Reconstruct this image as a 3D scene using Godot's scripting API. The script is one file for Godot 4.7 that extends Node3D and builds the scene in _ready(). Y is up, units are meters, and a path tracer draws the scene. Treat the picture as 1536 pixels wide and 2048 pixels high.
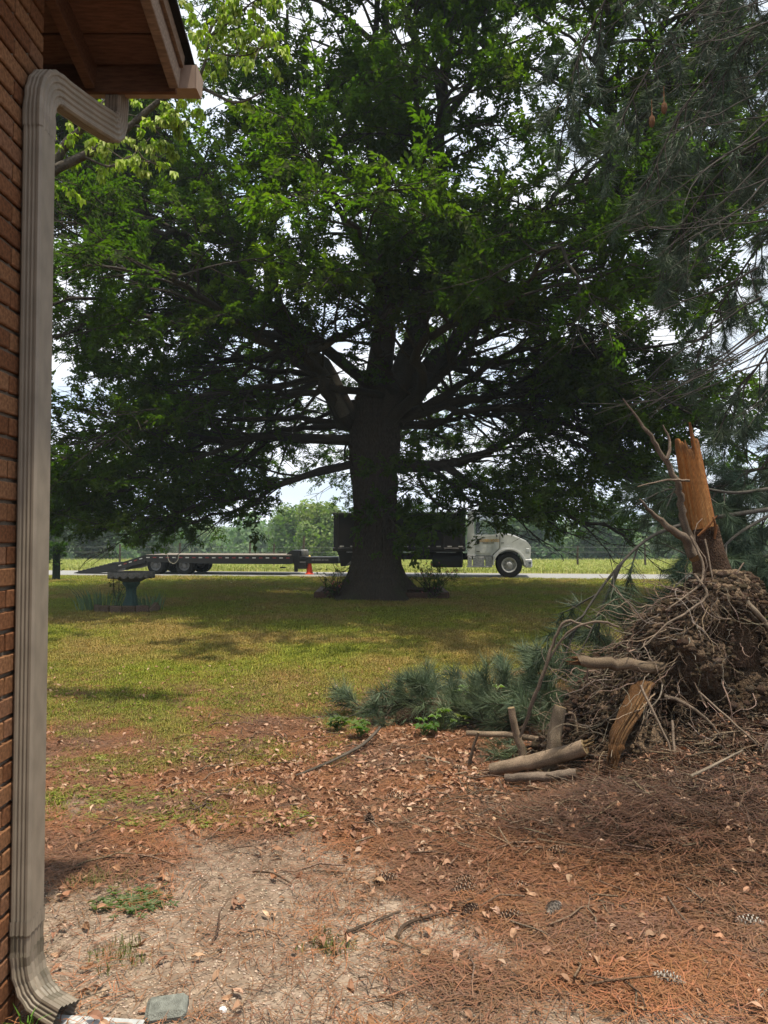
extends Node3D

# ---------------------------------------------------------------- mesh builder
class MB:
	var v := PackedVector3Array()
	var n := PackedVector3Array()
	var c := PackedColorArray()
	var ix := PackedInt32Array()

	func vert(p: Vector3, nn: Vector3, cc: Color) -> int:
		v.append(p)
		n.append(nn)
		c.append(cc)
		return v.size() - 1

	func tri(a: int, b: int, d: int) -> void:
		ix.append(a)
		ix.append(b)
		ix.append(d)

	# flat polygon (convex), turned so that its normal agrees with out
	func face(p: Array, out: Vector3, cc: Color) -> void:
		var nn := Vector3.ZERO
		for i in p.size():
			var a: Vector3 = p[i]
			var b: Vector3 = p[(i + 1) % p.size()]
			nn += Vector3((a.y - b.y) * (a.z + b.z), (a.z - b.z) * (a.x + b.x), (a.x - b.x) * (a.y + b.y))
		nn = nn.normalized()
		if nn.dot(out) < 0.0:
			nn = -nn
		var s := v.size()
		for q in p:
			vert(q, nn, cc)
		for i in range(1, p.size() - 1):
			var e: Vector3 = (v[s + i] - v[s]).cross(v[s + i + 1] - v[s])
			if e.dot(nn) > 0.0:
				tri(s, s + i + 1, s + i)
			else:
				tri(s, s + i, s + i + 1)

	# box with chamfered edges
	func box(at: Vector3, size: Vector3, cc: Color, bevel := 0.0, bas := Basis.IDENTITY) -> void:
		var h := size * 0.5
		var b: float = minf(bevel, minf(h.x, minf(h.y, h.z)) * 0.6)
		if b <= 0.0:
			for ax in 3:
				for s in [-1.0, 1.0]:
					var nn := Vector3.ZERO
					nn[ax] = s
					var q := []
					for k in [[-1, -1], [1, -1], [1, 1], [-1, 1]]:
						var p := Vector3.ZERO
						p[ax] = s * h[ax]
						p[(ax + 1) % 3] = k[0] * h[(ax + 1) % 3]
						p[(ax + 2) % 3] = k[1] * h[(ax + 2) % 3]
						q.append(at + bas * p)
					face(q, bas * nn, cc)
			return
		for ax in 3:
			var u := (ax + 1) % 3
			var w := (ax + 2) % 3
			for s in [-1.0, 1.0]:
				var nn := Vector3.ZERO
				nn[ax] = s
				var q := []
				for k in [[-1, -1], [1, -1], [1, 1], [-1, 1]]:
					var p := Vector3.ZERO
					p[ax] = s * h[ax]
					p[u] = k[0] * (h[u] - b)
					p[w] = k[1] * (h[w] - b)
					q.append(at + bas * p)
				face(q, bas * nn, cc)
			for s in [-1.0, 1.0]:
				for t in [-1.0, 1.0]:
					var nn := Vector3.ZERO
					nn[u] = s
					nn[w] = t
					var q := []
					for k in [[-1, 0], [1, 0], [1, 1], [-1, 1]]:
						var p := Vector3.ZERO
						p[ax] = k[0] * (h[ax] - b)
						p[u] = s * (h[u] - (b if k[1] == 0 else 0.0))
						p[w] = t * (h[w] - (0.0 if k[1] == 0 else b))
						q.append(at + bas * p)
					face(q, bas * nn, cc)
		for a in [-1.0, 1.0]:
			for d in [-1.0, 1.0]:
				for e in [-1.0, 1.0]:
					var k := Vector3(a, d, e)
					var q := []
					for ax in 3:
						var p := k * (h - Vector3(b, b, b))
						p[ax] = k[ax] * h[ax]
						q.append(at + bas * p)
					face(q, bas * k, cc)

	# round tube along points; ends closed
	func tube(p: Array, r: Array, sides: int, cc: Color, endcol = null, nz: FastNoiseLite = null, amp := 0.0) -> void:
		var t: Vector3 = (p[1] - p[0]).normalized()
		var u: Vector3 = t.cross(Vector3.UP if absf(t.y) < 0.9 else Vector3.RIGHT).normalized()
		var first := v.size()
		for i in p.size():
			var t2: Vector3 = (p[mini(i + 1, p.size() - 1)] - p[maxi(i - 1, 0)]).normalized()
			u = (u - t2 * u.dot(t2)).normalized()
			var w := t2.cross(u)
			for k in sides:
				var a := TAU * k / sides
				var d := u * cos(a) + w * sin(a)
				var rr: float = r[i]
				var vc := cc
				if nz:
					var tone := 0.92 + 0.75 * nz.get_noise_3dv(p[i] * 170.0 + d * 14.0)
					vc = Color(cc.r * tone, cc.g * tone, cc.b * tone)
					rr *= 1.0 + amp * nz.get_noise_3dv(p[i] * 3.0 + d * 2.0)
				vert(p[i] + d * rr, d, vc)
		for i in p.size() - 1:
			for k in sides:
				var a := first + i * sides + k
				var b := first + i * sides + (k + 1) % sides
				tri(a, b, a + sides)
				tri(b, b + sides, a + sides)
		var ec: Color = cc if endcol == null else endcol
		for e in [0, p.size() - 1]:
			if float(r[e]) < 0.004:
				continue
			var q := []
			for k in sides:
				q.append(v[first + e * sides + k])
			var o: Vector3 = (p[0] - p[1]) if e == 0 else (p[e] - p[e - 1])
			face(q, o, ec)

	# profile [radius, height] turned about y
	func lathe(prof: Array, sides: int, cc: Color, at := Vector3.ZERO, bas := Basis.IDENTITY) -> void:
		var first := v.size()
		for i in prof.size():
			var a: Vector2 = prof[maxi(i - 1, 0)]
			var b: Vector2 = prof[mini(i + 1, prof.size() - 1)]
			var d := (b - a).normalized()
			for k in sides:
				var g := TAU * k / sides
				var nn := Vector3(cos(g) * d.y, -d.x, sin(g) * d.y)
				vert(at + bas * Vector3(cos(g) * prof[i].x, prof[i].y, sin(g) * prof[i].x), bas * nn, cc)
		for i in prof.size() - 1:
			for k in sides:
				var a := first + i * sides + k
				var b := first + i * sides + (k + 1) % sides
				tri(a, b, a + sides)
				tri(b, b + sides, a + sides)

	# polygon in xy, pushed along z from z0 to z1
	func prism(poly: PackedVector2Array, z0: float, z1: float, cc: Color, at := Vector3.ZERO, bas := Basis.IDENTITY) -> void:
		var tris := Geometry2D.triangulate_polygon(poly)
		for e in [[z0, -1.0], [z1, 1.0]]:
			var nn := bas * Vector3(0, 0, signf(z1 - z0) * e[1])
			for i in range(0, tris.size(), 3):
				var q := []
				for k in 3:
					var p2 := poly[tris[i + k]]
					q.append(at + bas * Vector3(p2.x, p2.y, e[0]))
				face(q, nn, cc)
		var ccw := not Geometry2D.is_polygon_clockwise(poly)
		for i in poly.size():
			var a := poly[i]
			var b := poly[(i + 1) % poly.size()]
			var o := Vector3(b.y - a.y, a.x - b.x, 0)
			# is_polygon_clockwise is stated for y down; test by area
			var area := 0.0
			for k in poly.size():
				area += poly[k].cross(poly[(k + 1) % poly.size()])
			if area < 0.0:
				o = -o
			face([at + bas * Vector3(a.x, a.y, z0), at + bas * Vector3(b.x, b.y, z0), at + bas * Vector3(b.x, b.y, z1), at + bas * Vector3(a.x, a.y, z1)], bas * o, cc)

	# smooth normals from the faces, vertices shared
	func smooth() -> void:
		n.fill(Vector3.ZERO)
		for i in range(0, ix.size(), 3):
			var e := (v[ix[i + 2]] - v[ix[i]]).cross(v[ix[i + 1]] - v[ix[i]])
			n[ix[i]] += e
			n[ix[i + 1]] += e
			n[ix[i + 2]] += e
		for i in n.size():
			n[i] = n[i].normalized()

	func done(m: Material) -> ArrayMesh:
		# front faces run clockwise: agree with the normals
		for i in range(0, ix.size(), 3):
			var a := ix[i]
			var b := ix[i + 1]
			var d := ix[i + 2]
			if (v[b] - v[a]).cross(v[d] - v[a]).dot(n[a] + n[b] + n[d]) > 0.0:
				ix[i + 1] = d
				ix[i + 2] = b
		var arr := []
		arr.resize(Mesh.ARRAY_MAX)
		arr[Mesh.ARRAY_VERTEX] = v
		arr[Mesh.ARRAY_NORMAL] = n
		arr[Mesh.ARRAY_COLOR] = c
		arr[Mesh.ARRAY_INDEX] = ix
		var me := ArrayMesh.new()
		me.add_surface_from_arrays(Mesh.PRIMITIVE_TRIANGLES, arr)
		me.surface_set_material(0, m)
		return me


# ---------------------------------------------------------------- helpers
var rng := RandomNumberGenerator.new()
var nz := FastNoiseLite.new()
var nf := FastNoiseLite.new()
var taken := {}
var M := {}


func rr(a: float, b: float) -> float:
	return rng.randf_range(a, b)


func numbered(s: String) -> String:
	taken[s] = taken.get(s, -1) + 1
	return s if taken[s] == 0 else "%s_%03d" % [s, taken[s]]


func tag(o: Node, label: String, category: String, group := "", kind := "") -> Node:
	if label:
		o.set_meta("label", label)
	if category:
		o.set_meta("category", category)
	if group:
		o.set_meta("group", group)
	if kind:
		o.set_meta("kind", kind)
	return o


func thing(called: String, label: String, category: String, at := Vector3.ZERO, turn := 0.0, group := "") -> Node3D:
	var o := Node3D.new()
	o.name = numbered(called)
	add_child(o)
	o.position = at
	o.rotation.y = turn
	tag(o, label, category, group)
	return o


func place(called: String, me: Mesh, parent: Node3D = null, at := Transform3D.IDENTITY) -> MeshInstance3D:
	var o := MeshInstance3D.new()
	if parent:
		var base := called
		var k := 0
		while parent.has_node(NodePath(called)):
			k += 1
			called = "%s_%03d" % [base, k]
		o.name = called
		parent.add_child(o)
	else:
		o.name = numbered(called)
		add_child(o)
	o.mesh = me
	o.transform = at
	return o


# faster naming for many alike pieces: the caller gives the number
func piece(called: String, k: int, me: Mesh, parent: Node3D, at: Transform3D) -> MeshInstance3D:
	var o := MeshInstance3D.new()
	o.name = called if k == 0 else "%s_%03d" % [called, k]
	parent.add_child(o)
	o.mesh = me
	o.transform = at
	return o


func scatter(called: String, me: Mesh, xf: Array[Transform3D], cols: PackedColorArray, parent: Node3D = null) -> MultiMeshInstance3D:
	var mm := MultiMesh.new()
	mm.transform_format = MultiMesh.TRANSFORM_3D
	mm.use_colors = true
	mm.mesh = me
	mm.instance_count = xf.size()
	for i in xf.size():
		mm.set_instance_transform(i, xf[i])
		mm.set_instance_color(i, cols[i])
	var o := MultiMeshInstance3D.new()
	o.name = called if parent else numbered(called)
	o.multimesh = mm
	if parent:
		parent.add_child(o, true)
	else:
		add_child(o)
	o.set_meta("kind", "stuff")
	return o


func noise_tex(freq: float, seed_: int, lo: float, hi: float, octaves := 4, size := 512, cellular := false) -> NoiseTexture2D:
	var f := FastNoiseLite.new()
	f.seed = seed_
	f.noise_type = FastNoiseLite.TYPE_CELLULAR if cellular else FastNoiseLite.TYPE_SIMPLEX_SMOOTH
	f.frequency = freq
	f.fractal_octaves = octaves
	var t := NoiseTexture2D.new()
	t.width = size
	t.height = size
	t.seamless = true
	t.noise = f
	var g := Gradient.new()
	g.set_color(0, Color(lo, lo, lo))
	g.set_color(1, Color(hi, hi, hi))
	t.color_ramp = g
	return t


func mat(rough := 0.85, tex: Texture2D = null, scale := Vector3.ONE, relief: Texture2D = null, depth := 0.0, spec := 0.35) -> StandardMaterial3D:
	var m := StandardMaterial3D.new()
	m.vertex_color_use_as_albedo = true
	m.roughness = rough
	m.metallic_specular = spec
	m.uv1_triplanar = true
	m.uv1_scale = scale
	if tex:
		m.albedo_texture = tex
	if relief:
		m.heightmap_enabled = true
		m.heightmap_texture = relief
		m.heightmap_scale = depth
	return m


func leafmat(back: Color, rough := 0.5, spec := 0.4) -> StandardMaterial3D:
	var m := StandardMaterial3D.new()
	m.vertex_color_use_as_albedo = true
	m.roughness = rough
	m.metallic_specular = spec
	m.cull_mode = BaseMaterial3D.CULL_DISABLED
	m.backlight_enabled = true
	m.backlight = back
	return m


func vary(c: Color, a: float) -> Color:
	var k := 1.0 + rr(-a, a)
	return Color(c.r * k * (1.0 + rr(-a, a) * 0.4), c.g * k, c.b * k * (1.0 + rr(-a, a) * 0.4))


func smoothline(p: Array, r: Array, per: int) -> Array:
	var op := []
	var orr := []
	var m := p.size()
	for i in m - 1:
		var a: Vector3 = p[maxi(i - 1, 0)]
		var b: Vector3 = p[i]
		var d: Vector3 = p[i + 1]
		var e: Vector3 = p[mini(i + 2, m - 1)]
		for k in per:
			var t := float(k) / per
			op.append(b.cubic_interpolate(d, a, e, t))
			orr.append(lerpf(r[i], r[i + 1], t))
	op.append(p[m - 1])
	orr.append(r[m - 1])
	return [op, orr]


func ss(a: float, b: float, x: float) -> float:
	return smoothstep(a, b, x)


# ---------------------------------------------------------------- terrain
func road_edge(x: float) -> float:   # z of the road's near edge
	return -28.75 + 0.134 * x


func bump(x: float, z: float, cx: float, cz: float, sx: float, sz: float) -> float:
	return exp(-((x - cx) * (x - cx)) / (sx * sx) - ((z - cz) * (z - cz)) / (sz * sz))


func ground_y(x: float, z: float) -> float:
	var y := 0.0
	if z > -12.0 and z < 3.0 and absf(x) < 9.0:
		var f := ss(-12.0, -8.0, z)
		y += f * (0.018 * nz.get_noise_2d(x * 60.0, z * 60.0) + 0.010 * nf.get_noise_2d(x * 90.0, z * 90.0))
		y += 0.36 * bump(x, z, 2.7, -4.9, 1.05, 0.62)
		y += 0.10 * bump(x, z, 1.35, -3.86, 0.75, 0.38) * (1.0 + 0.6 * nf.get_noise_2d(x * 130.0, z * 130.0))
		y += 0.20 * bump(x, z, 1.98, -4.6, 0.58, 0.42) * (1.0 + 0.3 * nf.get_noise_2d(x * 130.0, z * 130.0))
		y += 0.16 * bump(x, z, 1.9, -4.0, 0.8, 0.55)
		y += 0.05 * bump(x, z, 0.45, -5.8, 0.5, 0.35)
	if z < -46.0:
		y -= (minf(-z, 230.0) - 46.0) * 0.042
	if z < -230.0:
		y += (-z - 230.0) * 0.06
	return y


func sand_w(x: float, z: float) -> float:
	var a := nz.get_noise_2d(x * 40.0 + 300.0, z * 40.0)
	var b := nf.get_noise_2d(x * 60.0, z * 60.0 + 90.0)
	var s := ss(-0.12, 0.3, 0.98 - Vector2((x + 0.8) / 1.3, (z + 2.75) / 1.25).length() + a * 0.7 + b * 0.4)
	s = maxf(s, ss(-0.05, 0.3, 0.7 - Vector2((x - 0.6) / 1.15, (z + 2.3) / 0.55).length() + a * 0.5 + b * 0.4))
	s = maxf(s, 0.75 * ss(0.0, 0.3, 0.5 - Vector2((x + 1.9) / 1.0, (z + 4.4) / 0.5).length() + a * 0.5))
	return s


func lawn_w(x: float, z: float) -> float:
	var a := nz.get_noise_2d(x * 30.0, z * 30.0)
	var b := nf.get_noise_2d(x * 34.0 + 7.0, z * 34.0)
	var edge := -6.3 - 1.0 * ss(-1.2, 0.8, x)
	var w := ss(-0.35, 0.45, (edge - z) * 0.3 + a * 0.75 + b * 0.4)
	var patch := ss(0.06, 0.26, b + a * 0.35 - 0.04 - ss(-6.5, -3.8, z) * 0.16) * ss(-3.9, -4.7, z) * ss(0.1, -0.7, x)
	return clampf(maxf(w, patch * 0.85), 0.0, 1.0)


func ground_col(x: float, z: float) -> Color:
	var e := road_edge(x)
	var a := nz.get_noise_2d(x * 14.0, z * 14.0)
	var b := nf.get_noise_2d(x * 22.0, z * 22.0)
	if z < e - 3.6:
		var fieldc := Color(0.42, 0.47, 0.14).lerp(Color(0.46, 0.44, 0.17), clampf(0.5 + b, 0, 1))
		if z < -60.0:
			fieldc = Color(0.10, 0.16, 0.05)
		return fieldc
	var lawn := Color(0.24, 0.22, 0.045).lerp(Color(0.27, 0.185, 0.06), clampf(0.35 + 0.9 * a + 0.4 * b, 0, 1))
	if z < -12.0:
		lawn = lawn.lerp(Color(0.24, 0.24, 0.045), ss(-12.0, -20.0, z) * 0.8)
		return lawn
	var litter := Color(0.19, 0.108, 0.06).lerp(Color(0.12, 0.072, 0.045), clampf(0.5 + b * 1.2, 0, 1))
	var sand := Color(0.44, 0.345, 0.265).lerp(Color(0.31, 0.225, 0.165), clampf(0.5 + b * 1.5, 0, 1))
	var c := litter
	c = c.lerp(Color(0.17, 0.12, 0.05), lawn_w(x, z))
	c = c.lerp(lawn, ss(-7.0, -10.0, z))
	c = c.lerp(sand, sand_w(x, z) * 0.95)
	var dirt := Color(0.075, 0.043, 0.028)
	c = c.lerp(dirt, clampf(bump(x, z, 2.5, -4.7, 1.1, 0.7) * 1.3 + bump(x, z, 1.25, -3.7, 0.6, 0.32), 0, 1))
	return c


func build_ground() -> void:
	var xs := []
	var zs := []
	var x := 0.0
	var s := 0.035
	while x < 420.0:
		xs.append(x)
		if x > 0.0:
			xs.push_front(-x)
		if x > 3.2:
			s *= 1.09
		x += minf(s, 30.0)
	var z := -1.6
	while z > -7.6:
		zs.append(z)
		z -= 0.035
	s = 0.04
	while z > -480.0:
		zs.append(z)
		s = minf(s * 1.045, 14.0)
		z -= s
	zs.append(z)
	for k in [0.0, 3.0, 12.0, 40.0]:
		zs.push_front(k)
	var mb := MB.new()
	var w := xs.size()
	for zz in zs:
		for xx in xs:
			mb.vert(Vector3(xx, ground_y(xx, zz), zz), Vector3.UP, ground_col(xx, zz))
	for j in zs.size() - 1:
		for i in w - 1:
			var a := j * w + i
			mb.tri(a, a + 1, a + w)
			mb.tri(a + 1, a + w + 1, a + w)
	for i in range(0, mb.ix.size(), 3):
		var q := mb.ix[i + 1]
		mb.ix[i + 1] = mb.ix[i + 2]
		mb.ix[i + 2] = q
	mb.smooth()
	if mb.n[0].y < 0.0:
		for i in mb.n.size():
			mb.n[i] = -mb.n[i]
	var m := mat(0.95, noise_tex(0.03, 5, 0.62, 1.0, 5), Vector3(0.9, 0.9, 0.9), noise_tex(0.05, 9, 0.0, 1.0, 5), 1.6, 0.15)
	m.uv1_world_triplanar = true
	var g := place("ground", mb.done(m))
	tag(g, "yard ground of pale sand, reddish litter and lawn running out to a field", "ground", "", "structure")


# ---------------------------------------------------------------- leaf and grass meshes
# a leaf folded along its middle: base, two sides, tip
func add_leaf(mb: MB, base: Vector3, dir: Vector3, up: Vector3, l: float, w: float, c: Color, droop := 0.15) -> void:
	var side := dir.cross(up).normalized()
	var nn := side.cross(dir).normalized()
	var mid := base + dir * l * 0.5 + nn * l * 0.05
	var tip := base + dir * l - up * l * droop
	var a := mb.vert(base, nn, c)
	var b := mb.vert(mid + side * w * 0.5 + nn * w * 0.15, (nn - side * 0.4).normalized(), c)
	var d := mb.vert(tip, nn, c)
	var e := mb.vert(mid - side * w * 0.5 + nn * w * 0.15, (nn + side * 0.4).normalized(), c)
	mb.tri(a, b, d)
	mb.tri(a, d, e)


func rdir() -> Vector3:
	var z := rr(-1, 1)
	var a := rr(0, TAU)
	var q := sqrt(1.0 - z * z)
	return Vector3(q * cos(a), z, q * sin(a))


func spray_mesh(count: int, reach: float, l: float, w: float, m: Material, twig: Color) -> ArrayMesh:
	var mb := MB.new()
	mb.tube([Vector3.ZERO, Vector3(0, 0.01, reach * 0.5), Vector3(0.02, -0.01, reach)], [0.006, 0.004, 0.002], 3, twig)
	for i in count:
		var t := rr(0.1, 1.0)
		var p := Vector3(0.02 * t, 0, reach * t) + rdir() * reach * 0.16
		var a := rr(-1.2, 1.2)
		var d := Vector3(sin(a) * 1.0, rr(-0.5, 0.45), cos(a) * 0.8 + 0.15).normalized()
		var up := (Vector3.UP + rdir() * 0.55).normalized()
		add_leaf(mb, p, d, up, l * rr(0.7, 1.15), w * rr(0.75, 1.1), vary(Color(1, 1, 1), 0.22), 0.2)
	return mb.done(m)


func needle_tuft(count: int, l: float, w: float, m: Material) -> ArrayMesh:
	var mb := MB.new()
	mb.tube([Vector3.ZERO, Vector3(0, 0, l * 0.75)], [0.005, 0.004], 4, Color(1.2, 0.9, 0.7))
	for i in count:
		var b := Vector3(0, 0, rr(0.0, l * 0.75))
		var a := rr(0, TAU)
		var spread := rr(0.35, 1.0)
		var d := Vector3(cos(a) * spread, sin(a) * spread, rr(0.45, 1.0)).normalized()
		var s := d.cross(rdir()).normalized() * w * 0.5
		var nn := s.cross(d).normalized()
		var c := vary(Color(1, 1, 1), 0.25)
		var tip := b + d * l * rr(0.75, 1.1) - Vector3(0, l * 0.1, 0)
		mb.tri(mb.vert(b - s, nn, c), mb.vert(b + s, nn, c), mb.vert(tip, nn, c))
	return mb.done(m)


func grass_tuft(count: int, h: float, spread: float, w: float, m: Material) -> ArrayMesh:
	var mb := MB.new()
	for i in count:
		var b := Vector3(rr(-spread, spread), 0, rr(-spread, spread))
		var a := rr(0, TAU)
		var d := Vector3(cos(a), 0, sin(a))
		var hh := h * rr(0.5, 1.15)
		var lean := rr(0.15, 0.75)
		var s := d.cross(Vector3.UP) * w * 0.5
		var c := vary(Color(1, 1, 1), 0.28)
		var mid := b + Vector3(0, hh * 0.6, 0) + d * hh * lean * 0.35
		var tip := b + Vector3(0, hh * (1.0 - lean * 0.3), 0) + d * hh * lean
		var nn := (d * 0.7 + Vector3.UP * 0.7).normalized()
		var q := mb.vert(b - s, nn, c)
		var e := mb.vert(b + s, nn, c)
		var f := mb.vert(mid + s * 0.8, nn, c)
		var g := mb.vert(mid - s * 0.8, nn, c)
		var k := mb.vert(tip, nn, c)
		mb.tri(q, e, f)
		mb.tri(q, f, g)
		mb.tri(g, f, k)
	return mb.done(m)


func basis_to(d: Vector3, roll := 0.0) -> Basis:   # +z along d, y roughly up
	var up := Vector3.UP if absf(d.y) < 0.95 else Vector3.RIGHT
	var x := up.cross(d).normalized()
	var y := d.cross(x)
	return Basis(x, y, d).rotated(d, roll)


# ---------------------------------------------------------------- set-up
func _ready() -> void:
	rng.seed = 20240
	nz.seed = 3
	nz.frequency = 0.02
	nz.fractal_octaves = 4
	nf.seed = 8
	nf.frequency = 0.03
	nf.fractal_octaves = 3

	var cam := Camera3D.new()
	cam.name = "camera"
	add_child(cam)
	cam.position = Vector3(0, 1.6, 0)
	cam.rotation.x = deg_to_rad(1.86)
	cam.fov = 69.4
	cam.near = 0.05
	cam.far = 1200.0
	cam.current = true

	var env := Environment.new()
	env.background_mode = Environment.BG_SKY
	env.tonemap_mode = Environment.TONE_MAPPER_LINEAR
	env.tonemap_exposure = 1.36
	env.sdfgi_enabled = true
	env.ssao_enabled = true
	env.ssil_enabled = true
	env.fog_enabled = true
	env.fog_density = 0.0008
	env.fog_light_color = Color(0.86, 0.92, 0.95)
	var sky := Sky.new()
	sky.sky_material = cloudy_sky()
	env.sky = sky
	var we := WorldEnvironment.new()
	we.name = "environment"
	we.environment = env
	add_child(we)

	var sun := DirectionalLight3D.new()
	sun.name = "sun"
	sun.light_energy = 1.5
	sun.light_color = Color(1.0, 0.96, 0.88)
	sun.light_angular_distance = 1.2
	sun.shadow_enabled = true
	add_child(sun)
	sun.look_at_from_position(Vector3(0.17, 0.95, 0.13) * 10.0, Vector3.ZERO)

	materials()
	build_ground()
	build_road()
	build_house()
	build_oak()
	build_bed()
	build_truck()
	build_trailer()
	build_verge()
	build_birdbath()
	build_far()
	build_stump()
	build_logs()
	build_pines()
	build_maple()
	build_cover()
	build_small()


func cloudy_sky() -> PanoramaSkyMaterial:
	var w := 512
	var h := 256
	var im := Image.create(w, h, false, Image.FORMAT_RGBF)
	var f := FastNoiseLite.new()
	f.seed = 11
	f.frequency = 1.6
	f.fractal_octaves = 5
	for j in h:
		var el := PI * 0.5 - PI * (j + 0.5) / h
		for i in w:
			var az := TAU * i / w
			var d := Vector3(cos(el) * cos(az), sin(el), cos(el) * sin(az))
			var q := d / (0.25 + absf(d.y))
			var k := clampf(0.62 + f.get_noise_3d(q.x, q.y * 2.0, q.z) * 1.3, 0.0, 1.0)
			var c := Color(0.60, 0.74, 0.92).lerp(Color(0.90, 0.92, 0.96), k)
			if el < 0.0:
				c = Color(0.22, 0.22, 0.17)
			im.set_pixel(i, j, c)
	var m := PanoramaSkyMaterial.new()
	m.panorama = ImageTexture.create_from_image(im)
	return m


func materials() -> void:
	var fine := noise_tex(0.06, 21, 0.72, 1.0, 4)
	var coarse := noise_tex(0.012, 22, 0.66, 1.0, 5)
	var rel := noise_tex(0.08, 23, 0.0, 1.0, 4)
	M.fine = fine
	M.brick = mat(0.92, coarse, Vector3(9, 9, 9), rel, 0.25, 0.2)
	M.mortar = mat(0.95, fine, Vector3(6, 6, 6), rel, 0.3, 0.15)
	M.paint = mat(0.5, noise_tex(0.01, 24, 0.86, 1.0, 4), Vector3(2.5, 1.2, 2.5), null, 0.0, 0.4)
	M.wood_dark = mat(0.8, noise_tex(0.02, 25, 0.7, 1.0, 4), Vector3(1.0, 6, 6), rel, 0.1, 0.25)
	M.shingle = mat(0.95, fine, Vector3(8, 8, 8), rel, 0.4, 0.15)
	var barkr := noise_tex(0.035, 26, 0.0, 1.0, 4)
	M.bark = mat(0.95, noise_tex(0.03, 27, 0.5, 1.0, 4), Vector3(2.6, 0.5, 2.6), barkr, 4.0, 0.15)
	M.limb = mat(0.92, noise_tex(0.03, 28, 0.6, 1.0, 4), Vector3(2.0, 2.0, 2.0), barkr, 1.0, 0.2)
	M.pinebark = mat(0.95, noise_tex(0.03, 29, 0.45, 1.0, 3, 512, true), Vector3(7, 3.5, 7), noise_tex(0.03, 29, 0.0, 1.0, 3, 512, true), 1.6, 0.15)
	M.root = mat(0.9, noise_tex(0.04, 30, 0.42, 1.0, 4), Vector3(7, 7, 7), rel, 0.7, 0.2)
	M.split = mat(0.75, noise_tex(0.03, 31, 0.42, 1.0, 4), Vector3(26, 1.3, 26), noise_tex(0.03, 32, 0.0, 1.0, 4), 1.2, 0.3)
	M.dirt = mat(1.0, noise_tex(0.04, 33, 0.5, 1.0, 5), Vector3(3, 3, 3), noise_tex(0.05, 34, 0.0, 1.0, 5), 2.5, 0.1)
	M.oakleaf = leafmat(Color(0.95, 1.2, 0.34), 0.5, 0.2)
	M.softleaf = leafmat(Color(0.8, 0.95, 0.35), 0.5, 0.35)
	M.needle = leafmat(Color(0.25, 0.32, 0.2), 0.5, 0.35)
	M.grass = leafmat(Color(0.5, 0.6, 0.2), 0.6, 0.25)
	M.dry = leafmat(Color(0.25, 0.2, 0.12), 0.7, 0.3)
	M.stone = mat(0.9, coarse, Vector3(4, 4, 4), rel, 0.5, 0.2)
	M.metal = mat(0.45, coarse, Vector3(2, 2, 2), null, 0.0, 0.5)
	M.black = mat(0.5, fine, Vector3(1, 1, 1), null, 0.0, 0.4)
	M.rubber = mat(0.85, fine, Vector3(3, 3, 3), null, 0.0, 0.2)
	M.white = mat(0.3, noise_tex(0.008, 35, 0.88, 1.0, 4), Vector3(0.8, 0.8, 0.8), null, 0.0, 0.5)
	M.plastic = mat(0.45, null, Vector3.ONE, null, 0.0, 0.4)
	M.asphalt = mat(0.95, fine, Vector3(2, 2, 2), null, 0.0, 0.2)
	M.asphalt.uv1_world_triplanar = true
	var gl := StandardMaterial3D.new()
	gl.transparency = BaseMaterial3D.TRANSPARENCY_ALPHA
	gl.albedo_color = Color(0.25, 0.32, 0.32, 0.25)
	gl.roughness = 0.05
	M.glass = gl


# ---------------------------------------------------------------- road
func build_road() -> void:
	var mb := MB.new()
	var sh := MB.new()
	for k in 60:
		var x0 := -240.0 + k * 8.0
		var x1 := x0 + 8.0
		mb.face([Vector3(x0, 0.008, road_edge(x0)), Vector3(x1, 0.008, road_edge(x1)), Vector3(x1, 0.008, road_edge(x1) - 3.5), Vector3(x0, 0.008, road_edge(x0) - 3.5)], Vector3.UP, Color(0.34, 0.335, 0.325))
		sh.face([Vector3(x0, 0.004, road_edge(x0) + 0.35), Vector3(x1, 0.004, road_edge(x1) + 0.35), Vector3(x1, 0.004, road_edge(x1) - 3.9), Vector3(x0, 0.004, road_edge(x0) - 3.9)], Vector3.UP, Color(0.24, 0.20, 0.15))
	tag(place("road_shoulder", sh.done(M.asphalt)), "narrow gravelly shoulder along the country road", "shoulder", "", "structure")
	tag(place("road", mb.done(M.asphalt)), "pale grey country road crossing behind the big oak", "road", "", "structure")


# ---------------------------------------------------------------- house
func roof_under(z: float) -> float:
	return 3.454 + 0.268 * (z + 3.03)


func profile_rect(w: float, d: float, ribs_all: bool) -> Array:
	# outline of a ribbed downspout in (u, w): points and outward side
	var out := []
	var hw := w * 0.5
	var hd := d * 0.5
	var sides := [[Vector2(-hw, hd), Vector2(hw, hd), true], [Vector2(hw, hd), Vector2(hw, -hd), ribs_all], [Vector2(hw, -hd), Vector2(-hw, -hd), true], [Vector2(-hw, -hd), Vector2(-hw, hd), ribs_all]]
	for s in sides:
		var a: Vector2 = s[0]
		var b: Vector2 = s[1]
		var t := (b - a).normalized()
		var nn := Vector2(-t.y, t.x)
		var l := a.distance_to(b)
		var e := 0.007
		out.append(a + t * e)
		if s[2]:
			var k := 3 if l < 0.08 else 4
			var span := l - 2.0 * e - 0.012
			for i in k:
				var c0 := e + 0.006 + span * (i + 0.5) / k
				var g := span / k * 0.26
				out.append(a + t * (c0 - g * 1.5))
				out.append(a + t * (c0 - g * 0.6) - nn * 0.0045)
				out.append(a + t * (c0 + g * 0.6) - nn * 0.0045)
				out.append(a + t * (c0 + g * 1.5))
		else:
			for i in range(1, 6):
				out.append(a.lerp(b, i / 6.0))
		out.append(b - t * e)
	return out


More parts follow.
